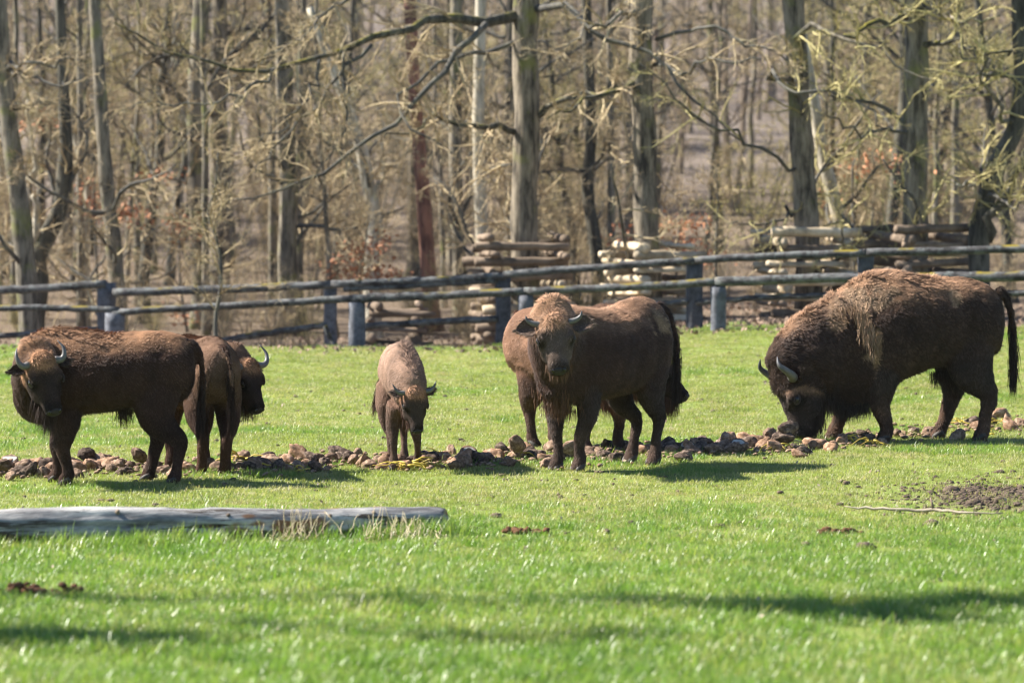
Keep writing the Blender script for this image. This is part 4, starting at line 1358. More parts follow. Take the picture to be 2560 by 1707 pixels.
def leg_f(x0, y0, fx, fy, s=1.0, kx=0.0, top=0.86, th=1.0):
    """front leg: shoulder to hoof"""
    mx, my = (x0 + fx) / 2, (y0 + fy) / 2
    pts = [(x0 + 0.02 * s, y0 * 0.80, top * s), (x0 - 0.03 * s, y0 * 0.95, 0.66 * s), (x0 * 0.75 + fx * 0.25 - 0.01 * s, y0, 0.50 * s),
           (mx + 0.025 * s + kx, my, 0.37 * s), (x0 * 0.2 + fx * 0.8 + kx * 0.5, fy, 0.22 * s), (fx - 0.01 * s, fy, 0.11 * s), (fx + 0.02 * s, fy, 0.055 * s), (fx + 0.03 * s, fy, 0.0)]
    rad = [(0.20 * s, 0.12 * s), (0.155 * s * th, 0.12 * s * th), (0.105 * s * th, 0.095 * s * th), (0.078 * s * th, 0.073 * s * th), (0.056 * s * th, 0.056 * s * th), (0.064 * s, 0.062 * s), (0.068 * s, 0.068 * s), (0.07 * s, 0.068 * s)]
    return ('f', pts, rad)


def leg_h(x0, y0, fx, fy, s=1.0, kx=0.0, th=1.0):
    """hind leg: hip, stifle, hock, hoof"""
    pts = [(x0, y0 * 0.75, 1.10 * s), (x0 + 0.05 * s, y0 * 0.9, 0.86 * s), (x0 + 0.03 * s, y0, 0.66 * s), (x0 * 0.55 + fx * 0.45 - 0.03 * s, y0 * 0.6 + fy * 0.4, 0.52 * s),
           (fx - 0.055 * s + kx, fy, 0.42 * s), (fx - 0.025 * s + kx * 0.5, fy, 0.24 * s), (fx - 0.01 * s, fy, 0.11 * s), (fx + 0.02 * s, fy, 0.055 * s), (fx + 0.04 * s, fy, 0.0)]
    rad = [(0.24 * s, 0.15 * s), (0.235 * s, 0.15 * s), (0.185 * s * th, 0.125 * s * th), (0.125 * s * th, 0.095 * s * th), (0.083 * s * th, 0.068 * s * th), (0.058 * s * th, 0.054 * s * th), (0.064 * s, 0.060 * s), (0.068 * s, 0.066 * s), (0.07 * s, 0.066 * s)]
    return ('h', pts, rad)


HERD = []
DARK = (0.050, 0.031, 0.021)
# --- young bison at the left edge, side on, head turned to the camera
HERD.append(('bison', dict(
    label='dark brown horned bison at the left edge, side on with head turned to the camera',
    scale=1.02, H=1.45, O=(-3.71, 27.4), psi=181, seed=11, hairs=54000,
    torso=[(-0.79, 1.20, 0.95, 0.10), (-0.76, 1.28, 0.80, 0.20), (-0.66, 1.345, 0.70, 0.29), (-0.45, 1.385, 0.66, 0.33), (-0.22, 1.38, 0.645, 0.37), (0.0, 1.365, 0.61, 0.39),
           (0.2, 1.395, 0.59, 0.37), (0.4, 1.42, 0.52, 0.33), (0.58, 1.39, 0.50, 0.29), (0.73, 1.30, 0.55, 0.23), (0.82, 1.18, 0.66, 0.14)],
    neck=(0.54, 0.98, 0.23, 0.36), neck_dir=(0.72, 0.6, -0.1), poll=(98, 902, 26.82), hd=(0.36, -0.42, -0.84), hup=(0.42, -1.0, 0.45), L=0.49, nbh=0.2, neck_end=0.17,
    legs=[leg_f(0.37, 0.17, 0.33, 0.17, 0.90), leg_f(0.44, -0.17, 0.47, -0.17, 0.90), leg_h(-0.50, 0.18, -0.63, 0.19, 0.90), leg_h(-0.46, -0.18, -0.36, -0.18, 0.90, -0.03)],
    tail=[(-0.74, 0.0, 1.27), (-0.83, 0.01, 1.18), (-0.865, 0.02, 0.95), (-0.85, 0.02, 0.72), (-0.84, 0.02, 0.55)],
    horn=[(0.10, 0.12, 0.06), (0.11, 0.175, 0.06), (0.06, 0.21, 0.08), (-0.08, 0.22, 0.10), (-0.24, 0.19, 0.10)], horn_r=0.036,
    belly=[(-0.20, 0, 0.70), (-0.12, 0, 0.68)], bellyc=(0.05, 0.03, 0.02), beard=0.24, coat=(0.062, 0.038, 0.026), mane_sunlit=(0.20, 0.115, 0.066), ear_dir=(-0.1, 0.95, -0.2))))

# --- bison seen from behind, head turned to the right
HERD.append(('bison', dict(
    label='bison seen from behind its left neighbour, rump to the camera and horned head turned right',
    scale=1.03, H=1.36, O=(-2.99, 28.62), psi=112, seed=12, hairs=40000,
    torso=[(-0.80, 1.10, 0.90, 0.09), (-0.76, 1.19, 0.76, 0.17), (-0.64, 1.255, 0.66, 0.24), (-0.45, 1.285, 0.62, 0.28), (-0.22, 1.27, 0.60, 0.33), (0.0, 1.25, 0.57, 0.35),
           (0.2, 1.26, 0.55, 0.33), (0.38, 1.27, 0.52, 0.29), (0.55, 1.23, 0.52, 0.25), (0.70, 1.14, 0.58, 0.19)],
    neck=(0.42, 0.84, 0.22, 0.28), neck_dir=(0.6, -0.8, -0.05), poll=(608, 912, 28.9), hd=(0.42, -0.30, -0.86), hup=(0.6, -0.5, 0.5), L=0.46, nbh=0.2,
    legs=[leg_f(0.40, 0.16, 0.40, 0.16, 0.88), leg_f(0.40, -0.16, 0.36, -0.16, 0.88), leg_h(-0.48, 0.15, -0.52, 0.13, 0.85), leg_h(-0.48, -0.15, -0.66, -0.05, 0.85)],
    tail=[(-0.74, -0.02, 1.18), (-0.82, -0.04, 1.09), (-0.855, -0.05, 0.92), (-0.84, -0.06, 0.70), (-0.83, -0.06, 0.52)],
    horn=[(0.10, 0.12, 0.06), (0.10, 0.22, 0.055), (0.03, 0.275, 0.075), (-0.14, 0.295, 0.09), (-0.34, 0.27, 0.08)], horn_r=0.038,
    belly=[(-0.12, 0.05, 0.60), (0.02, 0.05, 0.58)], bellyc=(0.10, 0.045, 0.024),
    beard=0.14, coat=(0.085, 0.048, 0.030), flank=(0.17, 0.098, 0.062), mane_sunlit=(0.22, 0.125, 0.072), ear_dir=(-0.2, 0.9, -0.3))))

# --- calf
HERD.append(('bison_calf', dict(
    label='pale brown bison calf with small horns, head lowered, facing the camera',
    scale=1.04, H=1.22, O=(-1.09, 29.2), psi=-80, seed=13, hairs=34000, voxel=0.016,
    torso=[(-0.66, 0.98, 0.78, 0.07), (-0.62, 1.06, 0.68, 0.15), (-0.52, 1.13, 0.67, 0.15), (-0.35, 1.15, 0.65, 0.165), (-0.15, 1.15, 0.63, 0.182), (0.05, 1.165, 0.62, 0.188),
           (0.2, 1.20, 0.60, 0.183), (0.32, 1.205, 0.59, 0.175), (0.44, 1.15, 0.59, 0.16), (0.55, 1.02, 0.58, 0.14)],
    neck=(0.40, 0.86, 0.185, 0.30), neck_dir=(0.9, 0.0, -0.3), poll=(1034, 974, 28.45), hd=(0.12, -0.30, -0.94), hup=(0.22, -1.0, 0.2), L=0.385, nbh=0.3, head_w=0.95,
    legs=[leg_f(0.30, 0.11, 0.14, 0.14, 0.72, 0.0, 0.86, 0.84), leg_f(0.30, -0.11, 0.36, -0.11, 0.72, 0.0, 0.86, 0.84), leg_h(-0.38, 0.09, -0.44, 0.10, 0.70, 0.0, 0.84), leg_h(-0.38, -0.09, -0.30, -0.05, 0.70, 0.0, 0.84)],
    tail=[(-0.62, 0.0, 1.06), (-0.70, -0.03, 0.97), (-0.72, -0.07, 0.82), (-0.72, -0.10, 0.68), (-0.72, -0.13, 0.58)],
    horn=[(0.10, 0.11, 0.06), (0.08, 0.20, 0.065), (0.0, 0.245, 0.085), (-0.13, 0.28, 0.10)], horn_r=0.032, ear=(0.14, 0.05), topknot=1.1,
    beard=0.07, coat=(0.20, 0.122, 0.084), flank=(0.285, 0.178, 0.124), mane_sunlit=(0.20, 0.115, 0.072), face=(0.085, 0.058, 0.046), legc=(0.12, 0.074, 0.053), lowc=(0.12, 0.076, 0.056), ear_dir=(-0.35, 0.85, -0.3), ridge=1.2)))

# --- cow standing behind the front cow
HERD.append(('bison', dict(
    label='reddish brown bison largely hidden behind the front cow, lit flank showing at her left',
    scale=1.02, H=1.55, O=(0.655, 31.35), psi=-44, seed=14, hairs=40000,
    torso=[(-0.86, 1.28, 0.95, 0.12), (-0.80, 1.38, 0.80, 0.26), (-0.66, 1.45, 0.70, 0.36), (-0.45, 1.47, 0.64, 0.42), (-0.2, 1.46, 0.58, 0.48), (0.05, 1.45, 0.54, 0.49),
           (0.28, 1.48, 0.52, 0.45), (0.45, 1.52, 0.50, 0.39), (0.6, 1.48, 0.52, 0.33), (0.73, 1.36, 0.60, 0.24)],
    neck=(0.55, 0.98, 0.26, 0.36), neck_dir=(0.85, 0.3, -0.35), poll_px=False, poll=(0.98, 0.10, 0.92), hd=(0.75, -0.25, -0.6), L=0.48,
    legs=[leg_f(0.42, 0.17, 0.46, 0.17, 0.96), leg_f(0.40, -0.17, 0.30, -0.17, 0.96), leg_h(-0.46, 0.18, -0.42, 0.14, 0.96), leg_h(-0.46, -0.18, -0.50, -0.10, 0.96)],
    tail=[(-0.80, 0.0, 1.38), (-0.88, 0.05, 1.26), (-0.90, 0.16, 1.0), (-0.88, 0.18, 0.75), (-0.87, 0.18, 0.60)],
    horn=[(0.10, 0.12, 0.06), (0.08, 0.20, 0.05), (0.0, 0.25, 0.07), (-0.15, 0.26, 0.09)], horn_r=0.032,
    chest=[(0.45, -0.1, 0.58), (0.62, 0, 0.55)], chestc=(0.13, 0.055, 0.03),
    beard=0.18, coat=(0.13, 0.068, 0.041), flank=(0.24, 0.128, 0.078), mane_sunlit=(0.23, 0.125, 0.076), legc=(0.075, 0.042, 0.03), lowc=(0.085, 0.05, 0.036))))

# --- front cow
HERD.append(('bison', dict(
    label='front bison cow with short curved horns, looking straight at the camera',
    scale=1.04, H=1.62, O=(0.88, 29.1), psi=231, seed=15, hairs=72000,
    torso=[(-0.88, 1.36, 1.0, 0.10), (-0.84, 1.49, 0.82, 0.22), (-0.70, 1.59, 0.72, 0.32), (-0.50, 1.605, 0.66, 0.37), (-0.26, 1.545, 0.65, 0.41), (0.0, 1.49, 0.625, 0.42),
           (0.25, 1.50, 0.615, 0.41), (0.45, 1.53, 0.60, 0.36), (0.60, 1.51, 0.60, 0.32), (0.74, 1.42, 0.64, 0.25), (0.84, 1.32, 0.68, 0.16)],
    neck=(0.58, 1.12, 0.29, 0.43), neck_dir=(0.9, 0.1, 0.1), poll=(1385, 803, 27.9), hd=(0.08, -0.56, -0.83), hup=(-0.02, -1.0, 0.45), L=0.485, nbh=0.2, head_w=1.1, neck_end=0.19,
    legs=[leg_f(0.46, 0.17, 0.50, 0.11, 1.0, 0.0, 0.86, 0.86), leg_f(0.46, -0.17, 0.56, -0.10, 1.0, 0.0, 0.86, 0.86), leg_h(-0.54, 0.19, -0.57, 0.19, 1.0, 0.0, 0.88), leg_h(-0.54, -0.19, -0.56, -0.08, 1.0, -0.03, 0.88)],
    tail=[(-0.82, 0.02, 1.50), (-0.92, 0.08, 1.42), (-0.95, 0.15, 1.18), (-0.92, 0.19, 0.92), (-0.90, 0.20, 0.70)],
    horn=[(0.10, 0.12, 0.04), (0.075, 0.185, 0.055), (0.03, 0.225, 0.08), (-0.04, 0.235, 0.11)], horn_r=0.031, ear=(0.20, 0.095), topknot=0.95, crown=1.05,
    chest=[(0.58, 0, 0.58), (0.72, 0, 0.66), (0.80, 0.0, 0.85)], chestc=(0.105, 0.052, 0.028),
    beard=0.11, beardc=(0.11, 0.06, 0.036), coat=(0.066, 0.042, 0.031), mane_sunlit=(0.19, 0.115, 0.072), face=(0.115, 0.080, 0.062), legc=(0.05, 0.032, 0.024), lowc=(0.07, 0.044, 0.033), ear_dir=(0.08, 0.98, 0.0),
    patches=[((-0.55, 0.36, 1.38), (0.20, 0.2, 0.14), (0.26, 0.165, 0.10))])))

# --- grazing bull on the right
HERD.append(('bison', dict(
    label='large shaggy bison bull on the right, moulting shoulder, grazing with lowered head',
    scale=1.02, H=1.85, O=(4.43, 32.5), psi=188, seed=16, hairs=100000, wool=1.2, curl=0.8,
    torso=[(-0.88, 1.47, 1.10, 0.12), (-0.83, 1.58, 0.92, 0.26), (-0.70, 1.68, 0.84, 0.36), (-0.48, 1.745, 0.80, 0.40), (-0.25, 1.76, 0.77, 0.43), (0.0, 1.775, 0.71, 0.46),
           (0.22, 1.81, 0.62, 0.47), (0.42, 1.835, 0.48, 0.45), (0.62, 1.79, 0.37, 0.40), (0.80, 1.68, 0.33, 0.34), (0.96, 1.53, 0.36, 0.27), (1.05, 1.38, 0.48, 0.18)],
    neck=(0.72, 1.08, 0.36, 0.62), neck_dir=(0.85, 0.02, -0.45), poll=(1984, 934, 32.2), hd=(-0.02, -0.10, -1.0), hup=(-1.0, -0.22, 0.0), L=0.66, nbh=0.2, neck_end=0.28, head_w=0.95, head_h=1.1,
    legs=[leg_f(0.52, 0.21, 0.43, 0.20, 1.12, 0.0, 0.95, 1.25), leg_f(0.56, -0.20, 0.88, -0.18, 1.12, 0.02, 0.95, 1.15), leg_h(-0.54, 0.20, -0.63, 0.20, 1.14, 0.0, 1.12), leg_h(-0.48, -0.20, -0.28, -0.18, 1.14, -0.06, 1.1)],
    tail=[(-0.84, 0.0, 1.60), (-0.94, 0.01, 1.50), (-1.0, 0.03, 1.22), (-1.01, 0.05, 0.95), (-1.01, 0.05, 0.70)],
    horn=[(0.07, 0.11, 0.05), (0.07, 0.21, 0.07), (0.0, 0.27, 0.13), (-0.10, 0.27, 0.20), (-0.24, 0.24, 0.21)], horn_r=0.045, topknot=1.15,
    chest=[(0.55, 0, 0.42), (0.80, 0, 0.38), (0.98, 0, 0.45)], belly=[(-0.30, 0, 0.74), (-0.16, 0, 0.72)],
    beard=0.17, coat=(0.055, 0.037, 0.026), mane_sunlit=(0.19, 0.115, 0.070), face=(0.042, 0.029, 0.024), legc=(0.040, 0.026, 0.019), lowc=(0.10, 0.055, 0.035), ear_dir=(-0.55, 0.7, 0.1), ear=(0.13, 0.05), chestc=(0.03, 0.02, 0.016),
    patches=[((0.74, 0.38, 1.50), (0.26, 0.5, 0.17), (0.23, 0.148, 0.09)), ((0.68, 0.40, 1.24), (0.085, 0.35, 0.30), (0.27, 0.172, 0.105)), ((0.58, 0.40, 0.98), (0.05, 0.3, 0.20), (0.25, 0.155, 0.092)),
             ((0.98, 0.25, 1.30), (0.10, 0.4, 0.16), (0.20, 0.122, 0.072)), ((0.50, 0.40, 1.58), (0.16, 0.4, 0.10), (0.20, 0.128, 0.078)), ((-0.28, 0.38, 1.55), (0.07, 0.3, 0.11), (0.20, 0.128, 0.078))],  # rearmost patch is a sunlit spot on the back, put into the colour
    tufts=[([(0.78, 0.385, 1.44), (0.70, 0.40, 1.24), (0.60, 0.40, 1.0)], (0.045, 0.02, 0.05), 420, 0.05, 0.11, (0.28, 0.178, 0.108), (0.1, 0.3, -1)),
           ([(0.98, 0.27, 1.38), (0.82, 0.34, 1.46)], (0.05, 0.03, 0.04), 260, 0.04, 0.08, (0.22, 0.138, 0.084), (-0.4, 0.4, -0.8))])))

if DO['bison']:
    for nm, sp in HERD:
        bison(nm, sp)

# ------------------------------------------------------------------ grass
def tuft_mesh(name, seed, nb, h0, h1, w, spread, lean):
    rg = np.random.default_rng(seed)
    r0 = rg.normal(0, spread, (nb, 2))
    root = np.concatenate([r0, np.full((nb, 1), -0.004)], 1)
    a = rg.uniform(0, 2 * math.pi, nb)
    l = np.abs(rg.normal(0, lean, nb))
    d = nrm(np.stack([np.cos(a) * l, np.sin(a) * l, np.ones(nb)], -1))
    ln = rg.uniform(h0, h1, nb)
    side = np.stack([-np.sin(a), np.cos(a), np.zeros(nb)], -1)
    t = np.array([0, 0.55, 1.0])
    Pt = root[:, None] + d[:, None] * (ln[:, None] * t[None])[..., None]
    bend = np.stack([np.cos(a), np.sin(a), -0.5 * np.ones(nb)], -1) * (ln * rg.uniform(0.05, 0.5, nb))[:, None]
    Pt += bend[:, None] * (t ** 2)[None, :, None]
    W = w * rg.uniform(0.7, 1.3, nb)[:, None] * np.array([1, 0.8, 0.12])[None] * 0.5
    A = Pt - side[:, None] * W[..., None]; B = Pt + side[:, None] * W[..., None]
    V = np.stack([A, B], 2).reshape(-1, 3)
    base = np.arange(nb)[:, None] * 6 + np.array([0, 2])[None]
    F = np.stack([base, base + 1, base + 3, base + 2], -1).reshape(-1, 4)
    return make_mesh(name, V, [F], smooth=True)


def scatter(name, pts, scl, idx, protos, label, seed=0):
    """one stuff object: copies of the proto tufts on the points"""
    rg = np.random.default_rng(seed)
    me = bpy.data.meshes.new(name)
    N = len(pts)
    me.vertices.add(N); me.vertices.foreach_set('co', np.asarray(pts, np.float32).ravel())
    at = me.attributes.new('scl', 'FLOAT', 'POINT'); at.data.foreach_set('value', np.asarray(scl, np.float32))
    at = me.attributes.new('rot', 'FLOAT_VECTOR', 'POINT')
    rr = np.stack([rg.normal(0, 0.12, N), rg.normal(0, 0.12, N), rg.uniform(0, 6.283, N)], -1).astype(np.float32)
    at.data.foreach_set('vector', rr.ravel())
    at = me.attributes.new('pick', 'INT', 'POINT'); at.data.foreach_set('value', np.asarray(idx, np.int32))
    o = link(name, me)
    cc = bpy.data.collections.new(name + '_tufts')
    for k, m_ in enumerate(protos):
        cc.objects.link(bpy.data.objects.new('%s_%02d' % (m_.name, k), m_))
    ng = bpy.data.node_groups.new(name, 'GeometryNodeTree')
    ng.interface.new_socket('Geometry', in_out='INPUT', socket_type='NodeSocketGeometry')
    ng.interface.new_socket('Geometry', in_out='OUTPUT', socket_type='NodeSocketGeometry')
    gi = ng.nodes.new('NodeGroupInput'); go = ng.nodes.new('NodeGroupOutput')
    ci = ng.nodes.new('GeometryNodeCollectionInfo'); ci.inputs['Collection'].default_value = cc
    ci.inputs['Separate Children'].default_value = True; ci.inputs['Reset Children'].default_value = True
    ip = ng.nodes.new('GeometryNodeInstanceOnPoints'); ip.inputs['Pick Instance'].default_value = True

    def named(nm, dt):
        x = ng.nodes.new('GeometryNodeInputNamedAttribute'); x.data_type = dt; x.inputs['Name'].default_value = nm
        return [s_ for s_ in x.outputs if s_.enabled and s_.name == 'Attribute'][0]
    ng.links.new(gi.outputs[0], ip.inputs['Points'])
    ng.links.new(ci.outputs[0], ip.inputs['Instance'])
    ng.links.new(named('pick', 'INT'), ip.inputs['Instance Index'])
    ng.links.new(named('rot', 'FLOAT_VECTOR'), ip.inputs['Rotation'])
    ng.links.new(named('scl', 'FLOAT'), ip.inputs['Scale'])
    ng.links.new(ip.outputs[0], go.inputs[0])
    md = o.modifiers.new('tufts', 'NODES'); md.node_group = ng
    return tag(o, label, kind='stuff')


if DO['grass']:
    g1 = mat_grass('short_grass', (0.180, 0.230, 0.052), (0.330, 0.345, 0.115), (0.50, 0.42, 0.24), 0.45)
    g2 = mat_grass('lush_grass', (0.122, 0.225, 0.036), (0.228, 0.320, 0.074), (0.40, 0.39, 0.15))
    protos = []
    for k in range(4):
        m_ = tuft_mesh('short_tuft', 700 + k, 44, 0.016, 0.042, 0.0042, 0.055, 0.8); m_.materials.append(g1); protos.append(m_)
    for k in range(4):
        m_ = tuft_mesh('lush_tuft', 720 + k, 48, 0.028, 0.072, 0.0045, 0.055, 0.6); m_.materials.append(g2); protos.append(m_)
    gs = mat_grass('straw_grass', (0.30, 0.25, 0.12), (0.46, 0.39, 0.22), (0.50, 0.43, 0.28), 0.5)
    for k in range(2):
        m_ = tuft_mesh('straw_tuft', 740 + k, 30, 0.016, 0.045, 0.0042, 0.05, 1.0); m_.materials.append(gs); protos.append(m_)
    rg = np.random.default_rng(5)
    # sample the meadow: denser towards the camera, where single blades show
    cand_y = rg.uniform(12.5, 50.5, 170000)
    cand_x = rg.uniform(-1, 1, 170000) * (0.171 * 50.5 + 1.5)
    ok = np.abs(cand_x) < 0.171 * cand_y + 1.6
    x, y = cand_x[ok], cand_y[ok]
    p3 = np.stack([x, y, np.zeros_like(x)], -1)
    patch = vnoise(p3, 0.55) * 0.6 + vnoise(p3 + 5.0, 0.16) * 0.4
    keep = rg.random(len(x)) < np.clip(0.35 + 1.2 * (patch - 0.27), 0.22, 1.0)
    sdist = np.sqrt((x - 4.35) ** 2 + (0.62 * (y - 26.0)) ** 2) + (vnoise(p3 + 2.0, 0.2) - 0.5) * 0.9
    keep &= rg.random(len(x)) < np.clip((sdist - 0.45) * 0.9, 0.2, 1)
    edge = y + (vnoise(p3 + 8, 0.9) - 0.5) * 3.0
    keep &= edge < np.where(x > 1.5, 48.5, 50.0)
    x, y, p3 = x[keep], y[keep], p3[keep]
    lush = ss(25.5, 21.5, y + (vnoise(p3 + 3, 0.8) - 0.5) * 3.0)
    lush = np.maximum(lush, 0.55 * ss(0.60, 0.72, vnoise(p3 + 11, 1.4)))
    isl = rg.random(len(x)) < lush
    scl = rg.uniform(0.7, 1.25, len(x)) * (0.8 + 0.5 * vnoise(p3 + 1, 0.35)) * np.where(isl, 1 + 0.25 * ss(22, 16, y), 1.0)
    idx = np.where(isl, rg.integers(4, 8, len(x)), rg.integers(0, 4, len(x)))
    # collection children sort by name: lush_* come before short_*
    idx = np.where(isl, idx - 4, idx + 4)
    straw_p = 0.05 + 0.6 * ss(0.60, 0.74, vnoise(p3 + 21, 0.30)) * ss(20, 26, y)
    iss = rg.random(len(x)) < straw_p
    idx = np.where(iss, rg.integers(8, 10, len(x)), idx)
    scatter('grass', np.stack([x, y, gz(x, y)], -1), scl, idx, protos, 'short bright green spring grass covering the meadow', 3)

# ------------------------------------------------------------------ the log in the grass, beets, sticks, soil
def lump(seed, r, amp=0.12, taper=0.0, nu=20, nv=14):
    v, f = ellipsoid((0, 0, 0), (1, 1, 1), None, nu, nv)
    n1 = vnoise(v + seed * 3.7, 0.7) - 0.5; n2 = vnoise(v + seed * 1.3 + 9, 0.25) - 0.5
    v = v * (1 + amp * 2.0 * n1 + amp * 0.9 * n2)[:, None]
    v[:, 1:] *= (1 - taper * np.clip(v[:, 0:1], -1, 1.2))
    return v * np.asarray(r), f


if DO['small']:
    # --- big barkless log
    A0, A1 = P(-330, 1311, 22.0), P(1112, 1284, 23.3)
    n = 90
    c_ = np.linspace(A0, A1, n); r_ = np.linspace(0.152, 0.115, n)
    c_[:, 2] = gz(c_[:, 0], c_[:, 1]) + r_ - 0.03
    rg = np.random.default_rng(8)
    c_[:, 1] += 0.012 * np.sin(np.linspace(0, 7, n)); c_[:, 2] += 0.008 * np.sin(np.linspace(0, 11, n))
    O_ = c_.mean(0); O_[2] = 0
    ax = math.atan2(A1[1] - A0[1], A1[0] - A0[0])
    Rz = np.array([[math.cos(-ax), -math.sin(-ax), 0], [math.sin(-ax), math.cos(-ax), 0], [0, 0, 1]])
    loc_ = (c_ - O_) @ Rz.T
    r_ = r_ * (1 + 0.02 * np.sin(np.linspace(0, 23, n))); r_[-3:] *= np.array([0.985, 0.95, 0.84])
    v, f = tubes(loc_[None], r_[None], 44)
    ang = np.tile(np.arange(44) / 44 * 9.0, n); pq = np.stack([np.repeat(loc_[:, 0], 44) * 0.35, ang, np.zeros(len(v))], -1)
    crack = ss(0.66, 0.80, vnoise(pq + 3.0, 0.62)) + 0.6 * ss(0.62, 0.75, vnoise(pq + 8.0, 0.34))
    v += nrm(v - np.repeat(loc_, 44, 0)) * ((vnoise(v, 0.12) - 0.5) * 0.016 - 0.014 * crack)[:, None]
    lg = empty('fallen_log', O_, ax)
    link('log_body', make_mesh('log_body', v, f), M['log'], lg)
    for k, (t_, a_) in enumerate([(0.42, 2.4), (0.60, 2.1), (0.78, 2.0), (0.86, 2.2)]):
        i_ = int(t_ * n); d_ = np.array([0, -math.cos(a_ - 1.57), math.sin(a_ - 1.57) * 0.8 + 0.35]); d_ = d_ / np.linalg.norm(d_)
        q = loc_[i_] + d_ * r_[i_]
        vv, ff = tubes(np.array([q - d_ * 0.02, q + d_ * 0.012])[None], np.array([[0.022, 0.014]]), 8)
        link('knot', make_mesh('knot', vv, ff), M['crib_bark'], lg)
    tag(lg, 'long weathered grey log without bark lying in the grass at lower left', 'log')

    # --- beets
    beetm = [mat_simple('muddy_beet', (0.045, 0.029, 0.020), (0.20, 0.130, 0.088), 26.0, 0.9, 0.15, 1.0, (0.40, 0.29, 0.21)),
             mat_simple('orange_beet', (0.06, 0.034, 0.020), (0.25, 0.145, 0.085), 20.0, 0.85, 0.2, 1.0, (0.44, 0.31, 0.23)),
             mat_simple('earthy_beet', (0.022, 0.016, 0.013), (0.10, 0.070, 0.054), 24.0, 0.95, 0.1, 1.0, (0.30, 0.23, 0.18))]
    shapes = []
    for k in range(9):
        el = [1.35, 1.6, 1.15, 1.9, 1.25, 1.5, 1.1, 1.7, 1.4][k]
        v, f = lump(k + 1, (0.074 * el, 0.070, 0.060), 0.24, 0.12 + 0.04 * (k % 4), 26, 18)
        v *= (1 + (vnoise(v + k, 0.018) - 0.5) * 0.16)[:, None]
        if k % 2:
            v[:, 2] += 0.25 * v[:, 0] ** 2 / 0.1
        me = make_mesh('beet', v, f); me.materials.append(beetm[k % 3]); shapes.append(me)
    rowx = [-20, 150, 250, 400, 500, 600, 680, 780, 900, 1000, 1100, 1200, 1300, 1400, 1500, 1600, 1700, 1800, 1900, 2000, 2150, 2300, 2400, 2500, 2580]
    rowy = [1188, 1184, 1172, 1180, 1172, 1166, 1172, 1168, 1160, 1164, 1160, 1156, 1152, 1150, 1142, 1134, 1132, 1126, 1126, 1120, 1104, 1086, 1078, 1066, 1070]
    dens = [(-20, 2.2), (120, 2.6), (280, 2.2), (330, 0.8), (470, 1.2), (560, 1.4), (640, 1.7), (760, 2.2), (860, 1.9), (980, 1.2), (1100, 1.6), (1220, 1.7), (1330, 1.7), (1440, 1.3), (1540, 1.6), (1640, 2.0), (1760, 2.4), (1900, 2.2), (2030, 1.6), (2100, 1.0), (2250, 0.5), (2400, 0.8), (2500, 1.0), (2580, 1.2)]
    segs = [(210, 'muddy fodder beet heaped by the front hooves of the left bison', 'beets by the left bison'), (345, 'fodder beet lying between the front and hind legs of the left bison', 'beets under the left bison'),
            (600, 'fodder beet lying around the hind hooves of the left pair of bison', 'beets by the left pair'), (735, 'fodder beet in the loose group right of the rear-facing bison', 'beets right of the left pair'),
            (940, 'fodder beet in the pile just left of the calf\'s hooves', 'beets left of the calf'), (1230, 'fodder beet in the row between the calf and the front cow', 'beets right of the calf'),
            (1500, 'fodder beet around the front hooves of the front cow', 'beets by the front cow'), (1680, 'fodder beet around the hind hooves of the front cow', 'beets behind the front cow'),
            (1900, 'fodder beet in the long pile between the front cow and the bull', 'beets before the bull'), (2110, 'fodder beet right under the muzzle and front hooves of the bull', 'beets at the bull\'s muzzle'),
            (2440, 'fodder beet scattered under the belly and hind legs of the bull', 'beets under the bull'), (9999, 'fodder beet lying at the right edge behind the bull', 'beets at the right edge')]
    rg = np.random.default_rng(31)
    px = -25.0
    count = 0
    lab = lambda q: next((l_, g_) for e_, l_, g_ in segs if q < e_)
    occupied = []
    while px < 2590:
        dn = float(np.interp(px, [d[0] for d in dens], [d[1] for d in dens]))
        px += rg.uniform(14, 30) / max(dn, 0.3)
        py = np.interp(px, rowx, rowy) + rg.normal(0, 9)
        w = G(px, py)
        big = rg.uniform(0.72, 1.18)
        near = [o_ for o_ in occupied if math.hypot(o_[0] - w[0], (o_[1] - w[1])) < 0.15]
        z = w[2] + 0.045 * big
        if near:
            if rg.random() < 0.18:
                z = max(o_[2] for o_ in near) + 0.085 * big
                if z > 0.30:
                    continue
            else:
                w[1] += rg.choice([-1, 1]) * rg.uniform(0.16, 0.3)
        occupied.append((w[0], w[1], z))
        o = bpy.data.objects.new('beet', shapes[rg.integers(0, 9)]); col.objects.link(o)
        o.location = (w[0], w[1], z)
        o.rotation_euler = (rg.uniform(0, 6.28), rg.normal(0, 0.25), rg.uniform(0, 6.28))
        o.scale = (big, big, big * rg.uniform(0.85, 1.05))
        l_, g_ = lab(px)
        si = shapes.index(o.data)
        l_ = l_.replace('muddy fodder beet', 'fodder beet').replace('fodder beet', ('muddy', 'orange-brown', 'dark earthy')[si % 3] + (' long' if si in (1, 3, 5, 7) else ' round') + ' beet')
        tag(o, l_, 'beet', g_)
        count += 1
    # cut beets with a white face
    white = mat_simple('cut_beet_flesh', (0.28, 0.26, 0.22), (0.50, 0.48, 0.42), 20.0, 0.5, 0.4, 0.2)
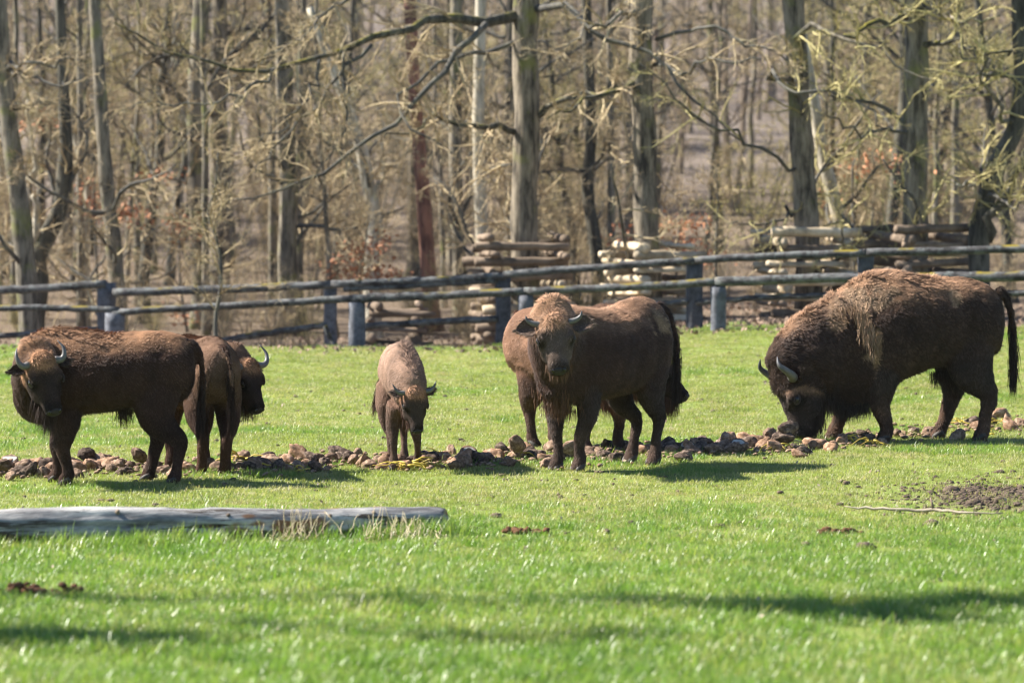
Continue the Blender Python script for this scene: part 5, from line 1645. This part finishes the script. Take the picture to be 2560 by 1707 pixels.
    for k, (bx, by, rz, lbl) in enumerate([(30, 1172, -1.4, 'cut beet with a white face at the left edge of the row'), (1428, 1146, -1.2, 'cut beet with a bright white face between the front cow\'s hooves'),
                                           (1716, 1134, -1.8, 'cut beet with a bluish white face right of the front cow\'s hind hooves'), (1842, 1128, -1.5, 'cut beet with a pale face in the long pile before the bull'),
                                           (1172, 1148, -1.0, 'pale peeled beet between the calf and the front cow')]):
        w = G(bx, by)
        v, f = lump(50 + k, (0.095, 0.085, 0.08), 0.1, 0.1)
        v[:, 0] = np.minimum(v[:, 0], 0.028)
        o = empty('cut_beet', (w[0], w[1] - 0.12, w[2] + 0.085), rz); o.rotation_euler = (0, -1.0, rz)
        link('beet_skin', make_mesh('beet_skin', v, f), beetm[k % 3], o)
        a = np.linspace(0, 2 * math.pi, 18, endpoint=False)
        vv = np.concatenate([np.stack([np.full(18, 0.031), 0.062 * np.cos(a) * (1 + 0.2 * np.sin(3 * a + k)), 0.045 * np.sin(a) * (1 + 0.15 * np.cos(2 * a))], -1), np.stack([np.full(18, 0.020), 0.066 * np.cos(a), 0.05 * np.sin(a)], -1)])
        j = np.arange(18); j2 = (j + 1) % 18
        link('cut_face', make_mesh('cut_face', vv, [np.arange(18)[None], np.stack([j, 18 + j, 18 + j2, j2], -1)], smooth=False), white, o)
        tag(o, lbl, 'beet')
    # crumbs, peel and straw between the beets
    rg = np.random.default_rng(37)
    bits = []
    for k in range(1100):
        bx = rg.uniform(-20, 2580)
        w = G(bx, np.interp(bx, rowx, rowy) + rg.normal(0, 11))
        r0 = rg.uniform(0.008, 0.028)
        v, f = lump(rg.integers(1, 500), (r0 * rg.uniform(1, 2.2), r0, r0 * 0.7), 0.3, 0, 7, 5)
        a = rg.uniform(0, 6.28)
        v = v @ np.array([[math.cos(a), math.sin(a), 0], [-math.sin(a), math.cos(a), 0], [0, 0, 1]])
        bits.append((v + w + np.array([0, 0, 0.03 + r0 * 0.3]), f))
    tag(link('beet_crumbs', make_mesh('beet_crumbs', *merge(bits)), beetm[0]), 'crumbs of beet and soil strewn along the row of beets', kind='stuff')
    # yellow leaf stalks
    yel = mat_simple('yellow_beet_stalk', (0.36, 0.25, 0.03), (0.58, 0.44, 0.08), 10.0, 0.55, 0.3, 0)
    pale = mat_simple('pale_beet_stalk', (0.50, 0.42, 0.16), (0.68, 0.60, 0.32), 10.0, 0.6, 0.3, 0)
    for k, (bx, by, sz, cnt, nm) in enumerate([
            (8, 1168, 0.20, 12, 'at the left edge of the row'), (118, 1176, 0.12, 6, 'left of the left bison\'s front hooves'), (268, 1168, 0.13, 8, 'between the left bison\'s legs'), (596, 1158, 0.26, 22, 'right of the rear-facing bison'),
            (636, 1170, 0.18, 12, 'in the loose group right of the rear-facing bison'), (745, 1182, 0.14, 8, 'in front of the pile left of the calf'), (1022, 1176, 0.24, 20, 'beside the calf\'s left-hand hoof'), (1092, 1152, 0.2, 20, 'on the beets right of the calf'),
            (1060, 1170, 0.22, 14, 'in front of the beets right of the calf'), (1300, 1150, 0.10, 6, 'left of the front cow\'s hooves'), (1938, 1128, 0.14, 10, 'left of the bull\'s muzzle'), (2000, 1124, 0.16, 9, 'under the bull\'s muzzle'),
            (2122, 1110, 0.13, 9, 'right of the bull\'s far front hoof'), (2176, 1118, 0.18, 10, 'below the bull\'s near front hoof'), (2275, 1092, 0.13, 6, 'between the bull\'s front and hind legs'), (2362, 1082, 0.16, 9, 'between the bull\'s hind hooves'),
            (2392, 1064, 0.14, 8, 'behind the bull\'s hind hooves'), (2495, 1064, 0.16, 9, 'at the right edge behind the bull'), (2470, 1092, 0.10, 6, 'right of the bull\'s near hind hoof')]):
        rg = np.random.default_rng(900 + k)
        w = G(bx, by)
        o = empty('beet_leaves', (w[0], w[1] - 0.10, w[2]))
        N = cnt
        a = rg.uniform(0, 6.28, N); L_ = sz * rg.uniform(0.5, 1.1, N)
        st = np.stack([rg.normal(0, sz * 0.3, N), rg.normal(0, sz * 0.2, N), rg.uniform(0.03, 0.10, N)], -1)
        t = np.linspace(0, 1, 6)
        dirn = np.stack([np.cos(a), np.sin(a) * 0.6, rg.uniform(-0.1, 0.6, N)], -1)
        Pt = st[:, None] + dirn[:, None] * (L_[:, None] * t[None])[..., None]
        Pt[:, :, 2] -= (L_ * rg.uniform(0.3, 0.9, N))[:, None] * t[None] ** 2
        Pt[:, :, 2] = np.maximum(Pt[:, :, 2], 0.035) 
        Pt += np.cumsum(rg.normal(0, 0.006, (N, 6, 3)), 1)
        Rr = np.repeat((0.0068 * rg.uniform(0.7, 1.5, N))[:, None], 6, 1) * np.linspace(1.1, 0.5, 6)[None]
        v, f = tubes(Pt, Rr, 5)
        b_ = link('stalks', make_mesh('stalks', v, f), yel if k not in (11, 14) else pale, o); b_['kind'] = 'stuff'
        tag(o, ('yellow' if k not in (11, 14) else 'pale') + ' beet leaf stalks lying ' + nm, 'leaf stalks')

    # --- stick, soil clods, leaves, dry grass
    stick = np.array([G(px_, py_) for px_, py_ in [(2112, 1282), (2180, 1285), (2260, 1288), (2340, 1290), (2420, 1296), (2505, 1297)]]); stick[:, 2] += 0.05
    c_ = spline(stick, 20); c_ += np.random.default_rng(4).normal(0, 0.0045, c_.shape); O_ = c_[0].copy(); O_[2] = 0
    so = empty('fallen_branch', O_)
    palew = mat_simple('dry_branch_wood', (0.18, 0.145, 0.10), (0.44, 0.38, 0.29), 9.0, 0.8, 0.2, 0.4)
    link('stem', make_mesh('stem', *tubes((c_ - O_)[None], np.interp(np.linspace(0, 1, 20), [0, 0.15, 0.6, 1], [0.004, 0.011, 0.015, 0.004])[None], 8)), palew, so)
    nb = c_[11] - O_
    link('side_twig', make_mesh('side_twig', *tubes(np.array([nb, nb + np.array([-0.01, 0, 0.05]), nb + np.array([-0.02, 0.01, 0.10])])[None], np.array([[0.013, 0.011, 0.007]]), 6)), M['crib_bark'], so)
    tag(so, 'pale dry branch lying on the grass at lower right', 'branch')

    soilm = mat_simple('crumbly_soil', (0.055, 0.041, 0.030), (0.20, 0.15, 0.11), 30.0, 0.95, 0.1, 0.7)
    redm = mat_simple('red_brown_soil', (0.07, 0.035, 0.020), (0.20, 0.10, 0.055), 30.0, 0.95, 0.1, 0.7)
    def clods(name, pts, rad, seed, mat, label, kind=None, cat=None):
        rg = np.random.default_rng(seed)
        ps = []
        for q, r0 in zip(pts, rad):
            v, f = lump(rg.integers(1, 999), (r0 * rg.uniform(0.8, 1.5), r0, r0 * rg.uniform(0.5, 0.8)), 0.3, 0, 6, 4)
            ps.append((v + q, f))
        V_, F_ = merge(ps)
        O_ = V_.mean(0); O_[2] = V_[:, 2].min()
        return tag(link(name, make_mesh(name, V_ - O_, F_), mat), label, cat, kind=kind), O_
    rg = np.random.default_rng(71)
    n = 1900
    q = np.stack([4.35 + rg.normal(0, 0.55, n), 26.0 + rg.normal(0, 0.9, n)], -1)
    pts = np.concatenate([q, (gz(q[:, 0], q[:, 1]) + 0.004)[:, None]], 1)
    o, O_ = clods('soil_clods', pts, rg.gamma(1.5, 0.0065, n) + 0.004, 72, soilm, 'crumbled bare brown soil on the trampled patch at lower right', kind='stuff'); o.location = O_
    # scattered crumbs and droppings over the meadow
    n = 520
    yy = rg.uniform(22, 46, n); xx = rg.uniform(-1, 1, n) * (0.175 * yy)
    pts = np.stack([xx, yy, gz(xx, yy) + 0.014], -1)
    pts = np.concatenate([pts, pts[:260] + np.stack([rg.normal(0, 0.03, 260), rg.normal(0, 0.03, 260), np.zeros(260)], -1)]); n = 780
    o, O_ = clods('droppings', pts, rg.gamma(1.6, 0.006, n) + 0.006, 73, soilm, 'small dark crumbs of soil and dung strewn over the grass', kind='stuff'); o.location = O_
    for k, (bx, by, cnt, sp_, lbl) in enumerate([(70, 1492, 40, 0.10, 'small red-brown soil heap at lower left, the wider one'), (172, 1492, 26, 0.055, 'small red-brown soil heap at lower left, right of the wider heap'),
                                                (1314, 1334, 26, 0.09, 'flat reddish soil patch in the grass below the front cow'), (2102, 1338, 26, 0.10, 'flat reddish soil patch in the grass below the bull\'s head')]):
        w = G(bx, by); rg = np.random.default_rng(80 + k)
        hh = 0.07 if k < 2 else 0.035
        pp = w + np.stack([rg.normal(0, sp_, cnt), rg.normal(0, sp_ * 0.6, cnt), np.abs(rg.normal(0, 0.4, cnt)) * hh + 0.015], -1)
        o, O_ = clods('soil_heap', pp, rg.uniform(0.014, 0.034, cnt), 84 + k, redm, lbl, kind='stuff'); o.location = O_

    deadl = mat_simple('bleached_leaf', (0.40, 0.29, 0.20), (0.62, 0.50, 0.40), 4.0, 0.7, 0.2, 0)
    rg = np.random.default_rng(91)
    n = 260
    yy = rg.uniform(15.5, 48, n); xx = rg.uniform(-1, 1, n) * 0.175 * yy
    ctr = np.stack([xx, yy, gz(xx, yy) + rg.uniform(0.035, 0.06, n)], -1)
    v, f = leaf_cloud(ctr, (0, 0, 0), n, 0.02, rg)
    k4 = np.repeat(ctr, 4, 0)
    ordr = rg.permutation(n)
    # (leaf_cloud picks centres at random; keep one leaf for each pick)
    lf = link('fallen_leaves', make_mesh('fallen_leaves', v, f, smooth=False), deadl)
    tag(lf, 'bleached dead leaves strewn over the meadow grass', kind='stuff')
    # leaf litter flakes by the fence
    n = 5200
    yy = rg.uniform(46.2, 60, n); xx = rg.uniform(-1, 1, n) * 0.185 * yy
    ctr = np.stack([xx, yy, gz(xx, yy) + rg.uniform(0.01, 0.06, n)], -1)
    v, f = leaf_cloud(ctr, (0.02, 0.02, 0.0), n, 0.045, rg)
    lit = link('leaf_litter', make_mesh('leaf_litter', v, f, smooth=False), mat_simple('brown_leaf', (0.16, 0.10, 0.065), (0.40, 0.29, 0.22), 4.0, 0.8, 0.15, 0))
    tag(lit, 'layer of brown fallen leaves along the fence and under the trees', kind='stuff')

    # long grass and dry stalks along the log
    straw = mat_simple('dry_straw', (0.40, 0.32, 0.18), (0.66, 0.56, 0.38), 6.0, 0.7, 0.2, 0)
    for k, (bx, by, cnt, ln_, lean_, lbl) in enumerate([(735, 1352, 34, 0.26, 0.5, 'dry pale stalks in the grass before the left half of the log'), (960, 1352, 26, 0.24, 0.6, 'dry pale stalks in the grass before the log\'s middle'),
                                                       (1050, 1345, 30, 0.14, 1.6, 'flattened tuft of dry grass below the log\'s right end'), (700, 1356, 30, 0.13, 1.6, 'flattened tuft of dry grass below the log\'s brown scar')]):
        rg = np.random.default_rng(95 + k); w = G(bx, by)
        N = cnt
        st = np.stack([rg.normal(0, 0.16, N), rg.normal(0, 0.10, N), np.zeros(N)], -1)
        a = rg.uniform(0, 6.28, N); l_ = np.abs(rg.normal(0, lean_, N))
        d_ = nrm(np.stack([np.cos(a) * l_, np.sin(a) * l_, np.ones(N)], -1))
        t = np.linspace(0, 1, 5); L_ = ln_ * rg.uniform(0.5, 1.2, N)
        Pt = st[:, None] + d_[:, None] * (L_[:, None] * t[None])[..., None] + rg.normal(0, 0.006, (N, 5, 3))
        Pt[:, :, 2] = np.maximum(Pt[:, :, 2], 0.02)
        o = link('dry_stalks', make_mesh('dry_stalks', *tubes(Pt, np.repeat(np.linspace(0.0042, 0.002, 5)[None], N, 0), 4)), straw)
        o.location = w
        tag(o, lbl, kind='stuff')
    if DO['grass']:
        rg = np.random.default_rng(17)
        bxs = np.concatenate([rg.uniform(-20, 1000, 150), rg.normal(1080, 50, 90), rg.normal(960, 60, 60)])
        bys = np.concatenate([1372 - (bxs[:150] - 0) * 0.032 + rg.normal(0, 5, 150), rg.normal(1334, 5, 90), rg.normal(1340, 5, 60)])
        W = np.array([G(a_, b_) for a_, b_ in zip(bxs, bys)])
        lp = []
        for k in range(3):
            m_ = tuft_mesh('long_tuft', 760 + k, 26, 0.07, 0.17, 0.005, 0.045, 0.45); m_.materials.append(g2); lp.append(m_)
        scatter('long_grass', W, rg.uniform(0.6, 1.15, len(W)), rg.integers(0, 3, len(W)), lp, 'longer grass growing up along the front of the fallen log', 9)

# ------------------------------------------------------------------ thin spring haze
hm = bpy.data.materials.new('spring_haze')
hm.use_nodes = True
hn = hm.node_tree
for n_ in list(hn.nodes):
    if n_.type != 'OUTPUT_MATERIAL':
        hn.nodes.remove(n_)
pv = hn.nodes.new('ShaderNodeVolumePrincipled')
pv.inputs['Color'].default_value = (0.86, 0.90, 1.0, 1)
pv.inputs['Density'].default_value = 0.0001
pv.inputs['Anisotropy'].default_value = 0.2
hn.links.new(pv.outputs[0], [n_ for n_ in hn.nodes if n_.type == 'OUTPUT_MATERIAL'][0].inputs['Volume'])
hx, hy0, hy1, hz0, hz1 = 172.0, -6.0, 214.0, -1.0, 34.0
hv = [(sx * hx, y_, z_) for z_ in (hz0, hz1) for sx, y_ in ((-1, hy0), (1, hy0), (1, hy1), (-1, hy1))]
hf = np.array([(0, 3, 2, 1), (4, 5, 6, 7), (0, 1, 5, 4), (1, 2, 6, 5), (2, 3, 7, 6), (3, 0, 4, 7)])
hz_ = link('haze', make_mesh('haze', hv, [hf], smooth=False), hm)
tag(hz_, 'thin pale haze that softens the far wood', kind='stuff')
